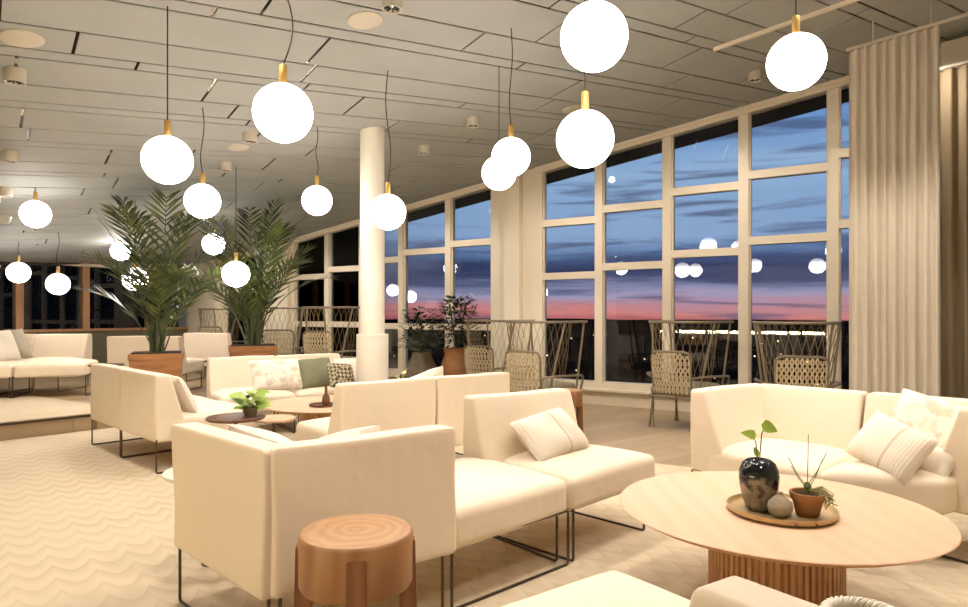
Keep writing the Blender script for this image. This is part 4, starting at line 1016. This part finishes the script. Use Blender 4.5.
# ------------------------------------------------------------------ curtains
def curtain(pa, pb, ztopf, zbot, folds, amp, m, lab, name='curtain'):
    L_ = (pb-pa).length; d = (pb-pa).normalized(); n = V((-d.y,d.x,0)); bm = bmesh.new(); nx = folds*12; nz_ = 14
    rowf = []; rowb = []
    for j in range(nz_+1):
        v = j/nz_; a = []; b = []
        for i in range(nx+1):
            u = i/nx; zt_ = ztopf(u); z = zbot+(zt_-zbot)*v
            am = amp*(1+.25*math.sin(i*.31+2*v))*(1.0 if v < .97 else .8); off = am*math.sin(u*folds*2*math.pi+.15*math.sin(3*v))
            sh = .012*math.sin(u*7)*(1-v)
            p = pa+d*(L_*u+sh)+n*off; a.append(bm.verts.new((p.x,p.y,z)))
            p2_ = p+n*.006; b.append(bm.verts.new((p2_.x,p2_.y,z)))
        rowf.append(a); rowb.append(b)
    for j in range(nz_):
        for i in range(nx):
            bm.faces.new((rowf[j][i],rowf[j][i+1],rowf[j+1][i+1],rowf[j+1][i])); bm.faces.new((rowb[j][i],rowb[j+1][i],rowb[j+1][i+1],rowb[j][i+1]))
    for i in range(nx):
        bm.faces.new((rowf[0][i],rowb[0][i],rowb[0][i+1],rowf[0][i+1])); bm.faces.new((rowf[-1][i],rowf[-1][i+1],rowb[-1][i+1],rowb[-1][i]))
    for j in range(nz_):
        bm.faces.new((rowf[j][0],rowf[j+1][0],rowb[j+1][0],rowb[j][0])); bm.faces.new((rowf[j][-1],rowb[j][-1],rowb[j+1][-1],rowf[j+1][-1]))
    return tag(obj(name, bm, m), lab, 'curtain')
# front curtain: parallel to the window, some way inside
tcur = 1.55
def s_at(px, t):
    k = (px-CX)/F; o = R(0,t); return (k*o.y-o.x)/(WU.x-k*WU.y)
ca, cb = s_at(849,tcur), s_at(939.5,tcur); Pa, Pb = R(ca,tcur), R(cb,tcur)
z_a = H+(HY-52)/F*Pa.y; z_b = H+(HY-25.5)/F*Pb.y; print('CURT', Pa, Pb, z_a, z_b, ceilp(Pa), ceilp(Pb))
curtain(Pa, Pb, lambda u: z_a+(z_b-z_a)*u, .03, 9, .022, M['curtain'], 'tall light beige pleated curtain hanging behind the corner sofa')
def rail(sa, sb, t, za_, zb_, lab, hang):
    tt = empty('curtain_rail', R(sa,t,za_), lab, 'curtain rail'); bm = bmesh.new(); A_, B_ = R(sa,t,za_), R(sb,t,zb_); v = V((0,0,.012)); w_ = WN*.009
    quad_box(bm, [A_-w_-v,B_-w_-v,B_+w_-v,A_+w_-v,A_-w_+v,B_-w_+v,B_+w_+v,A_+w_+v]); bmesh.ops.recalc_face_normals(bm, faces=bm.faces); obj('track', bm, M['fixture'], tt, smooth=False)
    for s_ in hang:
        u = (s_-sa)/(sb-sa); bm = bmesh.new(); zz = za_+(zb_-za_)*u; tube(bm, [R(s_,t,zz+.01), R(s_,t,max(zz+.02,ceil(s_,t)))], .006, 6); obj('suspension_rod', bm, M['fixture'], tt)
    return tt
sl = (z_b-z_a)/(cb-ca)
ra, rb = ca-.02, cb+1.6
rail(ra, rb, tcur, z_a+.022+sl*(ra-ca), z_a+.022+sl*(rb-ca), 'slanting curtain rail with thin suspension rods above the light curtain', [s_at(873,tcur), s_at(931,tcur), cb+.9])
# second rail crossing left of the curtain top (runs ahead of the globe)
p_l = on_ceiling(640,68); p_r = on_ceiling(847,0)
# darker curtain behind
t2c = .62; ca2, cb2 = s_at(941,t2c)-.25, s_at(941,t2c)+1.6; Pa2, Pb2 = R(ca2,t2c), R(cb2,t2c)
zc2 = lambda px_,py_: H+(HY-py_)/F*R(s_at(px_,t2c),t2c).y
za2 = zc2(945,70); sl2 = .10
curtain(Pa2, Pb2, lambda u: za2+sl2*((cb2-ca2)*u-.25), .03, 16, .03, M['curtain2'], 'darker taupe curtain at the right edge behind the light one')
rail(ca2-.3, cb2, t2c, za2+.02+sl2*(-.55), za2+.02+sl2*(cb2-ca2-.25), 'dark curtain rail of the taupe curtain at the right edge', [ca2+.2, ca2+.55, cb2-.2])
bs = s_at(941,.45); pB = R(s_at(945,.45),.45); zl = H+(HY-76)/F*pB.y; zh_ = H+(HY-44)/F*pB.y
bm = bmesh.new(); c = [(bs,.38),(bs,.50),(bs+2.2,.50),(bs+2.2,.38)]
quad_box(bm, [R(s,t,zl+(s-bs)*.1) for s,t in c]+[R(s,t,zh_+(s-bs)*.1) for s,t in c]); bmesh.ops.recalc_face_normals(bm, faces=bm.faces); struct(obj('beam', bm, M['frame'], smooth=False))
# ceiling batten (pale strip crossing behind the rightmost globe)
a_ = on_ceiling(716,47); b_ = on_ceiling(847,0.5); dd = (b_-a_); a_ = a_-dd*.02
bm = bmesh.new(); sd = V((0,0,1)).cross(dd.normalized())*.014; dn = V((0,0,-.03))
quad_box(bm, [a_-sd+dn,b_+dd*.6-sd+dn,b_+dd*.6+sd+dn,a_+sd+dn,a_-sd,b_+dd*.6-sd,b_+dd*.6+sd,a_+sd]); bmesh.ops.recalc_face_normals(bm, faces=bm.faces)
tag(obj('ceiling_track', bm, M['frame'], smooth=False), 'straight pale track fixed to the ceiling behind the rightmost globe', 'track')
# ------------------------------------------------------------------ lit counter behind the viewer (seen mirrored in the glass)
def mir(px, Y, z):
    p = UY(px, Y); s_, t_ = st(p); return s_, -t_, z
s1_, tq, _ = mir(690, 18, 0); s2_, tq2, _ = mir(822, 18, 0); tq = TB-1.0
print('BAR', s1_, s2_, tq, tq2)
bt_ = empty('bar_counter', R((s1_+s2_)/2, tq+.3, 0), 'lit bar counter behind the viewer, mirrored in the window glass', 'counter')
def rb(name, a,b,c_,d,e,f,m):
    bm = bmesh.new(); bm_rbox(bm, a,b,c_,d,e,f); bmesh.ops.recalc_face_normals(bm, faces=bm.faces); return obj(name, bm, m, bt_, smooth=False)
rb('back_panel', s1_-1, s2_+.2, tq+.45, tq+.55, 0, .70, M['wall']); rb('countertop', s1_-1, s2_+.2, tq+.3, tq+.62, .70, .74, M['oakedge']); rb('led_strip', s1_-1, s2_+.2, tq+.40, tq+.43, .62, .70, M['led']); rb('bench', s1_-1, s2_+.2, tq+.0, tq+.5, 0, .3, M['darkwood'])  # LED strip made tall so its glow also stands for the lit panel
